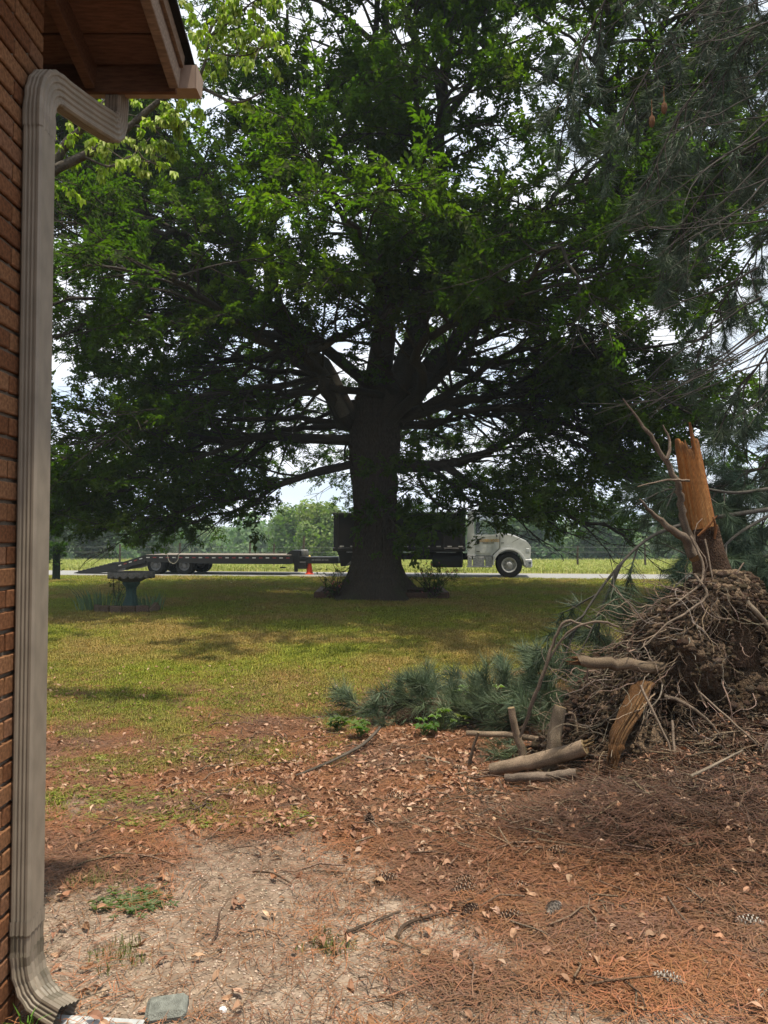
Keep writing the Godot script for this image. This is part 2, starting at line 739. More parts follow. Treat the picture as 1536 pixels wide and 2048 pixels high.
# sweep a downspout profile; scales allow crimps; start frame given
func sweep(pts: Array, prof: Array, u0: Vector3, col: Color, crimp: Array = [], dirty := 0.0) -> ArrayMesh:
	var mb := MB.new()
	var u := u0
	var rings := []
	for i in pts.size():
		var t: Vector3 = (pts[mini(i + 1, pts.size() - 1)] - pts[maxi(i - 1, 0)]).normalized()
		u = (u - t * u.dot(t)).normalized()
		var w := u.cross(t)
		var ring := []
		var k: float = 1.0 if crimp.is_empty() else crimp[i]
		for q in prof:
			ring.append(pts[i] + (u * q.x + w * q.y) * k)
		rings.append(ring)
	for i in pts.size() - 1:
		for k in prof.size():
			var k2 := (k + 1) % prof.size()
			var ctr: Vector3 = (pts[i] + pts[i + 1]) * 0.5
			var mid: Vector3 = (rings[i][k] + rings[i + 1][k2]) * 0.5
			var cc := col
			if dirty > 0.0:
				cc = col.lerp(Color(0.07, 0.06, 0.04), clampf(dirty * (0.35 + 1.3 * nf.get_noise_3dv(mid * 320.0)) + (0.25 if i % 2 and dirty > 0.5 else 0.0), 0.0, 0.8))
			mb.face([rings[i][k], rings[i][k2], rings[i + 1][k2]], mid - ctr, cc)
			mb.face([rings[i][k], rings[i + 1][k2], rings[i + 1][k]], mid - ctr, cc)
	return mb.done(M.paint)


func arc(a: Vector3, b: Vector3, c: Vector3, cnt: int) -> Array:   # quadratic bend
	var o := []
	for i in cnt + 1:
		var t := float(i) / cnt
		o.append(a.lerp(b, t).lerp(b.lerp(c, t), t))
	return o


func build_house() -> void:
	var h := thing("brick_house", "orange brick house corner with brown eaves, gutter and taupe downspout", "house", Vector3(-1.226, 0, -2.61))
	var off := Vector3(1.21, 0, 2.61)   # world -> local
	# wall body with recessed mortar; the bricks stand 12 mm proud of it
	var wl := MB.new()
	var mc := Color(0.20, 0.165, 0.13)
	wl.box(off + Vector3(-1.21 - 0.012 - 2.4, 1.72, 0.195), Vector3(4.8, 3.44 + 0.3, 5.58), mc)
	wl.prism(PackedVector2Array([Vector2(-2.594, 3.58), Vector2(2.98, 3.58), Vector2(2.98, roof_under(2.98) + 0.1), Vector2(-2.594, roof_under(-2.594) + 0.1)]), -4.79, 0.0, mc, off + Vector3(-1.223, 0, 0), Basis(Vector3(0, 0, 1), Vector3.UP, Vector3.RIGHT))
	var wall := place("wall", wl.done(M.mortar), h)
	var tones := [Color(0.29, 0.138, 0.07), Color(0.255, 0.115, 0.056), Color(0.32, 0.158, 0.08), Color(0.21, 0.092, 0.047), Color(0.285, 0.145, 0.082)]
	var vars := []
	for t in tones:
		for hl in [1.0, 0.5]:
			var b := MB.new()
			b.box(Vector3.ZERO, Vector3(0.03, 0.058, 0.195 * hl - (0.0 if hl == 1.0 else 0.006)), t, 0.004)
			vars.append(b.done(M.brick))
	var k := 0
	var rest := MB.new()
	for course in 52:
		var y := 0.035 + course * 0.0705 - 0.05
		var z := -2.61
		var first := true
		var idx := 0
		while z < 2.9:
			var half := first and course % 2 == 1
			first = false
			var l := 0.0975 - 0.006 + 0.0 if half else 0.195
			var zc := z + l * 0.5
			z += l + 0.0105
			var p := Vector3(-1.21 - 0.015 + rr(-0.0015, 0.0015), y, zc)
			if zc < -1.75:
				var me: ArrayMesh = vars[(rng.randi() % 5) * 2 + (1 if half else 0)]
				piece("brick", k, me, wall, Transform3D(Basis(Vector3.RIGHT, rr(-0.006, 0.006)), p + off))
				k += 1
			elif zc < 2.9:
				rest.box(p + off, Vector3(0.03, 0.058, l), tones[rng.randi() % 5])
	var rb := place("brickwork", rest.done(M.brick), wall)
	rb.set_meta("kind", "stuff")
	# eaves
	var brown := Color(0.165, 0.084, 0.05)
	var tan := Color(0.30, 0.22, 0.165)
	var slope := Basis(Vector3.RIGHT, -atan(0.268))
	var zc := 0.0
	var sheath := [MB.new(), MB.new(), MB.new()]
	for i in 3:
		sheath[i].box(Vector3.ZERO, Vector3(1.75, 0.02, 0.137), [Color(0.18, 0.092, 0.052), Color(0.155, 0.078, 0.044), Color(0.2, 0.105, 0.06)][i], 0.003)
	var boards := [sheath[0].done(M.wood_dark), sheath[1].done(M.wood_dark), sheath[2].done(M.wood_dark)]
	for i in 14:
		var z := -2.955 + i * 0.1395
		piece("soffit_board", i, boards[(i * 2 + i / 3) % 3], h, Transform3D(slope, off + Vector3(-1.73, roof_under(z) + 0.115, z)))
	var long := 4.3
	for r in [[-1.205, 0.042, brown, "rafter"], [-1.62, 0.042, brown, "rafter"], [-0.856, 0.04, tan, "rake_board"]]:
		var b := MB.new()
		b.box(Vector3.ZERO, Vector3(r[1], 0.14, long), r[2], 0.003)
		var z := -3.03 + long * 0.5 * cos(atan(0.268))
		place(r[3], b.done(M.wood_dark), h, Transform3D(slope, off + Vector3(r[0], roof_under(z) + 0.07, z)))
	var tr := MB.new()
	tr.box(Vector3.ZERO, Vector3(0.016, 0.06, long), Color(0.22, 0.15, 0.105), 0.002)
	var zt := -3.03 + long * 0.5 * cos(atan(0.268))
	place("rake_trim", tr.done(M.wood_dark), h, Transform3D(slope, off + Vector3(-0.827, roof_under(zt) + 0.125, zt)))
	var deck := MB.new()
	deck.box(Vector3.ZERO, Vector3(5.2, 0.02, 4.4), Color(0.12, 0.07, 0.04))
	var roof := place("roof", deck.done(M.wood_dark), h, Transform3D(slope, off + Vector3(-0.83 - 2.6, roof_under(zt) + 0.142, zt - 0.02)))
	var sc := Color(0.035, 0.033, 0.032)
	for i in 26:
		var s := MB.new()
		s.box(Vector3.ZERO, Vector3(5.26, 0.012, 0.2), vary(sc, 0.2), 0.002)
		piece("shingle", i, s.done(M.shingle), roof, Transform3D(Basis(Vector3.RIGHT, -0.05), Vector3(0.01, 0.020, -2.14 + i * 0.17)))
	var f := MB.new()
	f.box(off + Vector3(-2.955, 3.525, -3.043), Vector3(4.2, 0.14, 0.02), brown, 0.003)
	place("fascia_board", f.done(M.wood_dark), h)
	# gutter: open trough with stepped front
	var gu := MB.new()
	var gcol := Color(0.33, 0.235, 0.175)
	var gp := PackedVector2Array([Vector2(0, 0.10), Vector2(0, 0), Vector2(0.075, 0), Vector2(0.095, 0.03), Vector2(0.10, 0.07), Vector2(0.115, 0.10), Vector2(0.108, 0.10), Vector2(0.093, 0.072), Vector2(0.088, 0.033), Vector2(0.072, 0.006), Vector2(0.006, 0.006), Vector2(0.006, 0.10)])
	gu.prism(gp, -4.2, 0.0, gcol, off + Vector3(-0.778, 3.487, -3.058), Basis(Vector3(0, 0, -1), Vector3.UP, Vector3.RIGHT))
	var gut := place("gutter", gu.done(M.paint), h)
	var ec := MB.new()
	ec.prism(PackedVector2Array([Vector2(-0.002, 0.102), Vector2(-0.002, -0.002), Vector2(0.077, -0.002), Vector2(0.097, 0.03), Vector2(0.102, 0.07), Vector2(0.117, 0.102)]), 0.0, 0.004, gcol * 1.05, off + Vector3(-0.778, 3.487, -3.058), Basis(Vector3(0, 0, -1), Vector3.UP, Vector3.RIGHT))
	place("end_cap", ec.done(M.paint), gut)
	# downspout
	var taupe := Color(0.262, 0.216, 0.166)
	var ds := Node3D.new()
	ds.name = "downspout"
	h.add_child(ds)
	ds.position = off
	var pa := profile_rect(0.065, 0.112, true)
	var ps := profile_rect(0.065, 0.112, false)
	var px := -1.172
	var pz := -2.505
	var top := [Vector3(-1.125, 3.50, -3.105), Vector3(-1.126, 3.45, -3.105), Vector3(-1.127, 3.41, -3.10)]
	var e1 := arc(Vector3(-1.127, 3.40, -3.10), Vector3(-1.128, 3.315, -3.095), Vector3(-1.132, 3.30, -3.01), 7)
	var run := [Vector3(-1.142, 3.27, -2.90), Vector3(-1.152, 3.24, -2.78), Vector3(-1.162, 3.215, -2.67)]
	var e2 := arc(Vector3(-1.166, 3.205, -2.62), Vector3(px, 3.185, -2.51), Vector3(px, 3.06, pz), 10)
	var path := top + e1 + run + e2 + [Vector3(px, 3.045, pz), Vector3(px, 2.985, pz)]
	var cr := []
	for i in path.size():
		var bend := (i >= 3 and i <= 10) or (i >= 14 and i <= 24)
		cr.append(1.06 if i >= path.size() - 2 else (1.0 + (0.035 if i % 2 == 0 else -0.02) if bend else 1.0))
	place("upper_elbow", sweep(path, pa, Vector3.RIGHT, taupe, cr, 0.2), ds)
	var pipe := [Vector3(px, 3.02, pz), Vector3(px, 1.6, pz), Vector3(px, 0.30, pz)]
	place("pipe", sweep(pipe, ps, Vector3.RIGHT, taupe), ds)
	var dirx := Vector3(0.93, -0.28, 0.30).normalized()
	var low := [Vector3(px, 0.345, pz), Vector3(px, 0.30, pz), Vector3(px, 0.29, pz), Vector3(px, 0.245, pz)]
	var bottom := arc(Vector3(px, 0.23, pz), Vector3(px + 0.004, 0.105, pz), Vector3(px + 0.085, 0.07, pz + 0.03), 7)
	var last: Vector3 = bottom[7]
	low += bottom + [last + dirx * 0.03, last + dirx * 0.075]
	var c2 := []
	for i in low.size():
		var bend := i >= 4 and i <= 11
		c2.append(1.07 if i < 2 else (1.0 if not bend else (1.045 if i % 2 == 0 else 0.985)))
	place("lower_elbow", sweep(low, pa, Vector3.RIGHT, taupe, c2, 0.75), ds)


# ---------------------------------------------------------------- the big oak
const AXIS := Vector3(-0.2, 0, -19.3)


func build_oak() -> void:
	var oak := thing("oak_tree", "huge spreading oak with dark ridged trunk in the middle of the lawn", "tree", AXIS)
	# trunk: flared, lobed, ridged
	var mb := MB.new()
	var hs := [-0.15, 0.0, 0.15, 0.35, 0.6, 0.9, 1.3, 1.8, 2.4, 3.0, 3.5, 4.0, 4.5, 5.0, 5.5, 6.0]
	var rs := [1.42, 1.24, 1.04, 0.86, 0.72, 0.62, 0.545, 0.51, 0.505, 0.53, 0.58, 0.63, 0.62, 0.53, 0.4, 0.25]
	var sides := 220
	var rows := 110
	for j in rows:
		var y := lerpf(-0.15, 5.9, float(j) / (rows - 1))
		var i := 0
		while i < hs.size() - 2 and hs[i + 1] < y:
			i += 1
		var r := lerpf(rs[i], rs[i + 1], clampf((y - hs[i]) / (hs[i + 1] - hs[i]), 0, 1))
		for k in sides:
			var a := TAU * k / sides
			var lob := 1.0 + 0.16 * exp(-maxf(y, 0) / 0.55) * (cos(a * 5.0 + 0.6) + 0.5 * cos(a * 3.0 + 2.0))
			lob += 0.07 * ss(2.6, 4.6, y) * cos(a * 3.0 + 0.4)
			var ridge := 0.10 * absf(nf.get_noise_3d(cos(a) * 330.0, y * 26.0, sin(a) * 330.0)) + 0.02 * nz.get_noise_3d(cos(a) * 40.0, y * 20.0, sin(a) * 40.0)
			var rad := r * lob + ridge * 1.3
			var moss := clampf(nz.get_noise_3d(cos(a) * 30.0, y * 25.0, sin(a) * 30.0) + 0.1 - y * 0.15, 0, 1)
			mb.vert(Vector3(cos(a) * rad - 0.06 * ss(0, 4, y), y, sin(a) * rad), Vector3.UP, Color(0.125, 0.10, 0.078).lerp(Color(0.10, 0.105, 0.05), moss * 2.0))
	for j in rows - 1:
		for k in sides:
			var a := j * sides + k
			var b := j * sides + (k + 1) % sides
			mb.tri(a, a + sides, b)
			mb.tri(b, a + sides, b + sides)
	mb.smooth()
	if mb.n[sides * 40].dot(mb.v[sides * 40] * Vector3(1, 0, 1)) < 0.0:
		for i in mb.n.size():
			mb.n[i] = -mb.n[i]
	place("trunk", mb.done(M.bark), oak)

	var limbs := [
		[[Vector3(-0.89, 4.49, -19.2), Vector3(-1.49, 5.77, -19.34), Vector3(-2.36, 6.8, -19.49), Vector3(-3.12, 7.79, -19.63), Vector3(-3.73, 8.27, -19.77), Vector3(-4.06, 9.67, -19.91), Vector3(-4.51, 10.91, -20.06), Vector3(-4.97, 11.75, -20.2)], 0.3, 0.08],
		[[Vector3(-3.13, 7.81, -19.7), Vector3(-4.79, 8.67, -20.12), Vector3(-5.73, 8.96, -20.55), Vector3(-7.42, 8.21, -20.97), Vector3(-8.88, 7.9, -21.4)], 0.12, 0.03],
		[[Vector3(-3.73, 8.28, -19.8), Vector3(-3.36, 10.26, -19.38), Vector3(-2.71, 11.31, -18.96), Vector3(-2.5, 11.82, -18.54), Vector3(-2.47, 12.73, -18.12), Vector3(-2.36, 14.47, -17.7)], 0.16, 0.04],
		[[Vector3(-0.37, 4.49, -19.2), Vector3(-0.04, 6.49, -19.3), Vector3(0.09, 8.2, -19.4), Vector3(-0.04, 9.91, -19.5), Vector3(-0.04, 12, -19.6), Vector3(0.03, 14.81, -19.7), Vector3(0.1, 17.97, -19.8)], 0.38, 0.08],
		[[Vector3(0.03, 4.48, -19.1), Vector3(0.67, 6.39, -18.91), Vector3(1.05, 7.63, -18.73), Vector3(1.27, 8.34, -18.54), Vector3(1.41, 9.8, -18.36), Vector3(1.4, 11.87, -18.17), Vector3(1.64, 14.3, -17.99), Vector3(2, 16.06, -17.8)], 0.32, 0.07],
		[[Vector3(0.29, 4.61, -19.1), Vector3(1.35, 5.98, -19.37), Vector3(2.1, 7.12, -19.64), Vector3(2.54, 8.02, -19.91), Vector3(2.94, 9.08, -20.19), Vector3(3.29, 9.79, -20.46), Vector3(4.15, 10.57, -20.73), Vector3(5.5, 11.57, -21)], 0.26, 0.05],
		[[Vector3(0.42, 5.17, -19.3), Vector3(1.45, 6.22, -19.03), Vector3(2.46, 7.13, -18.76), Vector3(3.37, 7.75, -18.49), Vector3(4.13, 8.22, -18.21), Vector3(5.18, 8.87, -17.94), Vector3(5.72, 9.19, -17.67), Vector3(6.47, 9.62, -17.4)], 0.28, 0.06],
		[[Vector3(0.28, 4.59, -19), Vector3(0.79, 4.82, -18.81), Vector3(1.29, 4.83, -18.63), Vector3(2.41, 4.76, -18.44), Vector3(3.5, 4.7, -18.26), Vector3(4.69, 4.2, -18.07), Vector3(5.6, 3.5, -17.89), Vector3(6.26, 2.94, -17.7)], 0.12, 0.03],
		[[Vector3(0.09, 3.4, -19), Vector3(1.18, 3.42, -18.88), Vector3(1.68, 3.38, -18.75), Vector3(2.3, 3.58, -18.62), Vector3(2.91, 3.88, -18.5), Vector3(3.39, 4.24, -18.38), Vector3(3.65, 4.97, -18.25), Vector3(3.85, 5.69, -18.12), Vector3(4.07, 5.97, -18)], 0.17, 0.04],
		[[Vector3(1.55, 3.37, -18.7), Vector3(2.15, 2.94, -18.45), Vector3(2.61, 2.67, -18.2), Vector3(3.18, 2.66, -17.95), Vector3(3.98, 2.34, -17.7), Vector3(4.98, 1.86, -17.45), Vector3(5.6, 1.57, -17.2)], 0.1, 0.03],
		[[Vector3(-0.88, 4.07, -19), Vector3(-2.14, 4.1, -18.8), Vector3(-3.38, 4.06, -18.6), Vector3(-4.22, 3.93, -18.4), Vector3(-5.16, 4.19, -18.2), Vector3(-5.84, 4.09, -18), Vector3(-6.86, 4.18, -17.8), Vector3(-7.39, 4.43, -17.6)], 0.125, 0.03],
		[[Vector3(-0.88, 3.43, -19), Vector3(-1.87, 3.2, -18.64), Vector3(-2.58, 2.86, -18.28), Vector3(-3.25, 2.35, -17.92), Vector3(-3.78, 2.1, -17.56), Vector3(-4.86, 1.91, -17.2)], 0.09, 0.02],
		[[Vector3(-1.43, 5.74, -19.5), Vector3(-2.81, 6.42, -19.84), Vector3(-3.96, 6.37, -20.18), Vector3(-6.12, 6.4, -20.52), Vector3(-7.07, 6.2, -20.86), Vector3(-7.77, 6.53, -21.2)], 0.1, 0.025],
		[[Vector3(-0.98, 4.62, -18.4), Vector3(-1.56, 5.71, -17.93), Vector3(-1.74, 6.02, -17.45), Vector3(-1.31, 6.02, -16.98), Vector3(-0.77, 6.18, -16.5), Vector3(-0.09, 6.32, -16.02), Vector3(0.34, 6.61, -15.55), Vector3(0.74, 6.92, -15.07), Vector3(1.22, 6.91, -14.6)], 0.13, 0.03],
		[[Vector3(-3.1, 7.8, -19.6), Vector3(-2.9, 9.2, -18.6), Vector3(-2.3, 10.3, -17.4), Vector3(-1.6, 11.0, -16.2), Vector3(-1.0, 11.2, -15)], 0.12, 0.03],
		[[Vector3(-0.04, 9.9, -19.5), Vector3(-1.0, 10.9, -18.6), Vector3(-2.0, 11.4, -17.6), Vector3(-2.9, 11.5, -16.5)], 0.1, 0.03],
		[[Vector3(0, 8.2, -19.4), Vector3(-0.8, 9.0, -18.0), Vector3(-1.2, 9.4, -16.6), Vector3(-1.4, 9.3, -15.2), Vector3(-1.5, 9.0, -14)], 0.12, 0.03],
		[[Vector3(0.1, 8, -19.3), Vector3(0.6, 9.2, -17.5), Vector3(0.9, 9.8, -15.8), Vector3(1.1, 9.9, -14.2), Vector3(1.2, 9.6, -12.8)], 0.13, 0.03],
		[[Vector3(-2.4, 6.8, -19.5), Vector3(-2.6, 7.4, -18), Vector3(-2.5, 7.6, -16.5), Vector3(-2.3, 7.4, -15)], 0.1, 0.03],
		[[Vector3(0.6, 6.4, -18.9), Vector3(0.7, 7.2, -17.3), Vector3(0.9, 7.5, -15.8), Vector3(1.0, 7.3, -14.3)], 0.11, 0.03],
		[[Vector3(-0.3, 11.0, -19.5), Vector3(-0.4, 12.4, -17.8), Vector3(-0.2, 13.2, -16.2), Vector3(0.2, 13.4, -14.6), Vector3(0.4, 13.2, -13.2)], 0.12, 0.03],
		[[Vector3(1.2, 3.35, -18.8), Vector3(1.6, 2.9, -17.9), Vector3(2.0, 2.5, -17.2), Vector3(2.5, 2.15, -16.6), Vector3(2.9, 1.95, -16.3)], 0.06, 0.02],
		[[Vector3(0.9, 3.35, -18.9), Vector3(0.9, 2.95, -18.0), Vector3(1.15, 2.45, -17.1), Vector3(1.5, 2.1, -16.6)], 0.05, 0.02],
		[[Vector3(-0.9, 3.4, -18.9), Vector3(-2.2, 3.0, -18.2), Vector3(-3.6, 2.5, -17.4), Vector3(-5.0, 2.05, -16.8), Vector3(-6.3, 1.8, -16.4)], 0.08, 0.02],
		[[Vector3(-3.4, 4.06, -18.6), Vector3(-4.6, 3.4, -17.7), Vector3(-5.8, 2.7, -16.8), Vector3(-7.0, 2.2, -16.2)], 0.07, 0.02],
		[[Vector3(3.4, 4.7, -18.3), Vector3(4.4, 3.9, -17.6), Vector3(5.3, 3.1, -17.0), Vector3(6.2, 2.4, -16.6)], 0.07, 0.02],
	]
	var leaders := []
	for li in [0, 3, 4, 5, 6]:
		for q in limbs[li][0]:
			leaders.append(q)
	# further limbs all round, each leaving the nearest leader
	for i in 126:
		var az := i * 2.39996 + rr(-0.25, 0.25)
		var d := Vector3(cos(az), 0, sin(az))   # +z is towards the house
		var h := 4.6 + 12.5 * pow(float(i) / 65.0, 0.9)
		if i >= 100:   # low drooping skirt, open towards the house
			az = lerpf(2.45, 6.95, (i - 100) / 25.0) + rr(-0.1, 0.1)
			d = Vector3(cos(az), 0, sin(az))
			h = 4.0 + (i % 7) * 0.5
		elif i >= 88:   # low ones reaching towards the house
			az = lerpf(0.55, 2.6, (i - 88) / 11.0) + rr(-0.1, 0.1)
			d = Vector3(cos(az), 0, sin(az))
			h = 3.6 + (i % 4) * 0.8
		elif i >= 66:   # upper left and right
			az = (2.5 if i % 3 else 0.3) + rr(-0.9, 0.9)
			d = Vector3(cos(az), 0, sin(az))
			h = 7.0 + (i - 66) * 0.36
		if i < 66 and d.z < -0.1 and i % 2 == 0:
			continue
		if (i >= 88 and i < 100 and i % 2 == 1):
			continue
		if h < 7.0 and d.z > 0.35 and i < 66:
			h += 3.0
		var best := AXIS + Vector3(0, h, 0)
		var sc := -99.0
		for q in leaders:
			var o: Vector3 = q - AXIS
			var s := o.x * d.x * 0.3 + o.z * d.z * 0.3 - absf(q.y - h) * 1.0
			if s > sc and q.y > 4.2:
				sc = s
				best = q
		var reach := 8.9 - 0.045 * (h - 6.0) * (h - 6.0) + rr(-1.2, 0.4)
		var st := Vector2(best.x - AXIS.x, best.z - AXIS.z)
		var l := maxf(2.5, reach - st.dot(Vector2(d.x, d.z)))
		var up := rr(0.25, 0.6) + (h - 8.0) * 0.03
		var endy := clampf(up * l * 0.6 - (1.6 if h < 8.0 else 0.4), -2.5, 4.0)
		if i >= 100:
			endy = rr(1.6, 3.6) - best.y
			l = maxf(2.5, 8.6 - st.dot(Vector2(d.x, d.z)) + rr(-1.5, 0.5))
		elif d.z > 0.35:
			endy = maxf(endy, 5.2 - best.y + 0.5)
		var p := []
		for k in 7:
			var t := k / 6.0
			var q: Vector3 = best + d * l * t + Vector3(0, endy * t + sin(t * PI) * l * 0.11, 0)
			q += Vector3(nf.get_noise_2d(i * 50.0, t * 70.0), nf.get_noise_2d(i * 50.0 + 999.0, t * 70.0) * 0.7, nf.get_noise_2d(i * 50.0 + 333.0, t * 70.0)) * 0.9 * ss(0, 0.2, t)
			p.append(q)
		limbs.append([p, clampf(l * 0.018, 0.06, 0.16) * (0.6 if i >= 100 else 1.0), 0.02])
	var wood := Color(0.085, 0.072, 0.058)
	var small := MB.new()
	var spots: Array[Transform3D] = []
	var tints := PackedColorArray()
	var k := 0
	for lm in limbs:
		var p: Array = []
		for q in lm[0]:
			p.append(q - AXIS)
		var r := []
		for i in p.size():
			r.append(lerpf(lm[1], lm[2], pow(float(i) / (p.size() - 1), 0.8)))
		var fine := smoothline(p, r, 4)
		for i in fine[0].size():
			fine[0][i] += Vector3(nf.get_noise_3dv(fine[0][i] * 60.0), nf.get_noise_3dv(fine[0][i] * 60.0 + Vector3(500, 0, 0)), nf.get_noise_3dv(fine[0][i] * 60.0 + Vector3(0, 500, 0))) * 0.16 * ss(0, 6, i)
		var lb := MB.new()
		lb.tube(fine[0], fine[1], 9, wood if k != 13 else Color(0.16, 0.145, 0.12), null, nz, 0.5)  # front limb coloured paler, painting the light that falls on it
		piece("limb", k, lb.done(M.limb), oak, Transform3D.IDENTITY)
		# side branches
		var length := 0.0
		for i in p.size() - 1:
			length += p[i].distance_to(p[i + 1])
		var count := int(length * 1.7) + 4
		var up_l: bool = p[p.size() - 1].y > 12.0
		for c in count:
			var t := lerpf(0.22 if length > 3.0 else 0.1, 1.0, (c + rr(0.2, 0.8)) / count)
			var fi: float = t * (fine[0].size() - 1)
			var i0 := mini(int(fi), fine[0].size() - 2)
			var b0: Vector3 = fine[0][i0].lerp(fine[0][i0 + 1], fi - i0)
			var tan: Vector3 = (fine[0][i0 + 1] - fine[0][i0]).normalized()
			var out := Vector3(b0.x, 0, b0.z).normalized()
			if absf(tan.y) > 0.75:
				tan = (out + rdir() * 0.8).normalized()
			var side := tan.cross(Vector3.UP).normalized() * (1.0 if c % 2 == 0 else -1.0)
			var d := (tan * rr(0.3, 0.9) + side * rr(0.5, 1.0) + Vector3(0, rr(-0.25, 0.45), 0) + out * 0.25).normalized()
			if t > 0.95:
				d = (tan + rdir() * 0.25).normalized()
			var l2 := rr(1.3, 3.0) * (1.1 - 0.4 * t)
			var bp := [b0]
			for s in 4:
				d = (d + Vector3(0, -0.015, 0) + rdir() * 0.22).normalized()
				bp.append(bp[-1] + d * l2 / 4.0)
			var r2: float = clampf(fine[1][i0] * 0.5, 0.014, 0.045)
			small.tube(bp, [r2, r2 * 0.8, r2 * 0.65, r2 * 0.5, r2 * 0.3], 5, wood)
			# twigs with sprays of leaves
			var m := int(l2 * 2.9) + 2
			for e in m:
				var t2 := lerpf(0.2, 1.0, (e + 0.5) / m)
				var f2 := t2 * 4.0
				var j0 := mini(int(f2), 3)
				var c0: Vector3 = bp[j0].lerp(bp[j0 + 1], f2 - j0)
				var bt: Vector3 = (bp[j0 + 1] - bp[j0]).normalized()
				var s2 := bt.cross(Vector3.UP).normalized() * (1.0 if e % 2 == 0 else -1.0)
				var d2 := (bt * rr(0.4, 1.0) + s2 * rr(0.4, 1.0) + Vector3(0, rr(-0.4, 0.35), 0)).normalized()
				var l3 := rr(0.5, 1.05)
				var tp := [c0, c0 + d2 * l3 * 0.5 + rdir() * 0.05, c0 + d2 * l3 - Vector3(0, l3 * 0.02, 0) + rdir() * 0.08]
				small.tube(tp, [0.011, 0.008, 0.004], 3, wood)
				var ax := Vector2(c0.x, c0.z).length()
				if c0.y < (1.5 if c0.x < 0.0 else 1.6 if c0.x < 1.7 and k >= 21 and k <= 25 else 1.88) or (ax < 1.3 and c0.y < 5.6) or (ax < 4.3 and c0.y < 6.6 and rng.randf() < 0.72 and (k < 21 or k > 25)) or (c0.y < 1.9 and c0.x > 2.8 and c0.x < 6.0):
					continue
				var big := nf.get_noise_3dv(c0 * 14.0 + Vector3(77, 0, 0)) * 0.55 + nf.get_noise_3dv(c0 * 42.0) * 0.6
				var core := absf(c0.x) < 3.6 and c0.y > 5.5
				if big < (-0.4 if k >= 21 and k <= 25 else -0.08 if core else 0.045):
					continue
				var ns := 6 if big > 0.08 else 3
				for g in ns:
					var at: Vector3 = c0.lerp(tp[2], (g + rr(0.2, 1.0)) / ns)
					var dd := (d2 + rdir() * 0.9 + Vector3(0, 0.2, 0)).normalized() if g < ns - 2 else (rdir() + Vector3(0, 0.35, 0) + d2 * 0.3).normalized()
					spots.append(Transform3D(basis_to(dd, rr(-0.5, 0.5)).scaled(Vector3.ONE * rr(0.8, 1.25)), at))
					var young := clampf(nz.get_noise_3dv(c0 * 14.0) * 2.0 + 0.15, 0, 1) * (1.0 if c0.z > 3.0 and core else 0.35)  # new-growth tint, boosted at the front centre to paint sunlit leaves
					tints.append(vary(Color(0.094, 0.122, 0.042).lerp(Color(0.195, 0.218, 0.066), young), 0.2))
		k += 1
	var br := place("branches", small.done(M.limb), oak)
	br.set_meta("kind", "stuff")
	var crown := Node3D.new()
	crown.name = "crown"
	oak.add_child(crown)
	var meshes := []
	for i in 3:
		meshes.append(spray_mesh(26, 0.34, 0.10, 0.055, M.oakleaf, Color(0.8, 0.7, 0.5)))
	for i in 3:
		var xs: Array[Transform3D] = []
		var cs := PackedColorArray()
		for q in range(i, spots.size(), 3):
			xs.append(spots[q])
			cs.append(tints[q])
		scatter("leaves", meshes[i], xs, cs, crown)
	print("oak sprays ", spots.size(), " limbs ", limbs.size())


func build_bed() -> void:
	var bed := thing("timber_border", "low weathered timber border framing the bed round the oak trunk", "garden border", Vector3(-0.05, 0, -18.85))
	var tc := Color(0.11, 0.065, 0.042)
	var list := [[Vector3(-0.85, 0.09, 0), Vector3(1.75, 0.18, 0.16)], [Vector3(0.86, 0.085, 0.01), Vector3(1.62, 0.17, 0.16)], [Vector3(-1.68, 0.08, -1.25), Vector3(0.16, 0.17, 2.3)], [Vector3(1.64, 0.08, -1.25), Vector3(0.16, 0.17, 2.3)]]
	for q in list:
		var b := MB.new()
		b.box(Vector3.ZERO, q[1], vary(tc, 0.2), 0.02)
		place("timber", b.done(M.wood_dark), bed, Transform3D(Basis(Vector3.UP, rr(-0.02, 0.02)), q[0]))
	var so := MB.new()
	var w := 20
	for j in w:
		for i in w:
			var x := lerpf(-1.6, 1.6, i / 19.0)
			var z := lerpf(-0.08, -2.4, j / 19.0)
			so.vert(Vector3(x, 0.13 + 0.22 * bump(x, z, -0.1, -0.6, 1.0, 0.8) + 0.02 * rr(-1, 1), z), Vector3.UP, vary(Color(0.09, 0.05, 0.034), 0.25))
	for j in w - 1:
		for i in w - 1:
			var a := j * w + i
			so.tri(a, a + w, a + 1)
			so.tri(a + 1, a + w, a + w + 1)
	so.smooth()
	if so.n[50].y < 0:
		for i in so.n.size():
			so.n[i] = -so.n[i]
	place("mulch", so.done(M.dirt), bed)
	azalea(Vector3(1.25, 0.1, -18.75), 0.95, 300, "leafy azalea with a few pink flowers right of the oak trunk")
	azalea(Vector3(-1.2, 0.1, -18.6), 0.72, 90, "small scraggly azalea with arching stem left of the oak trunk")


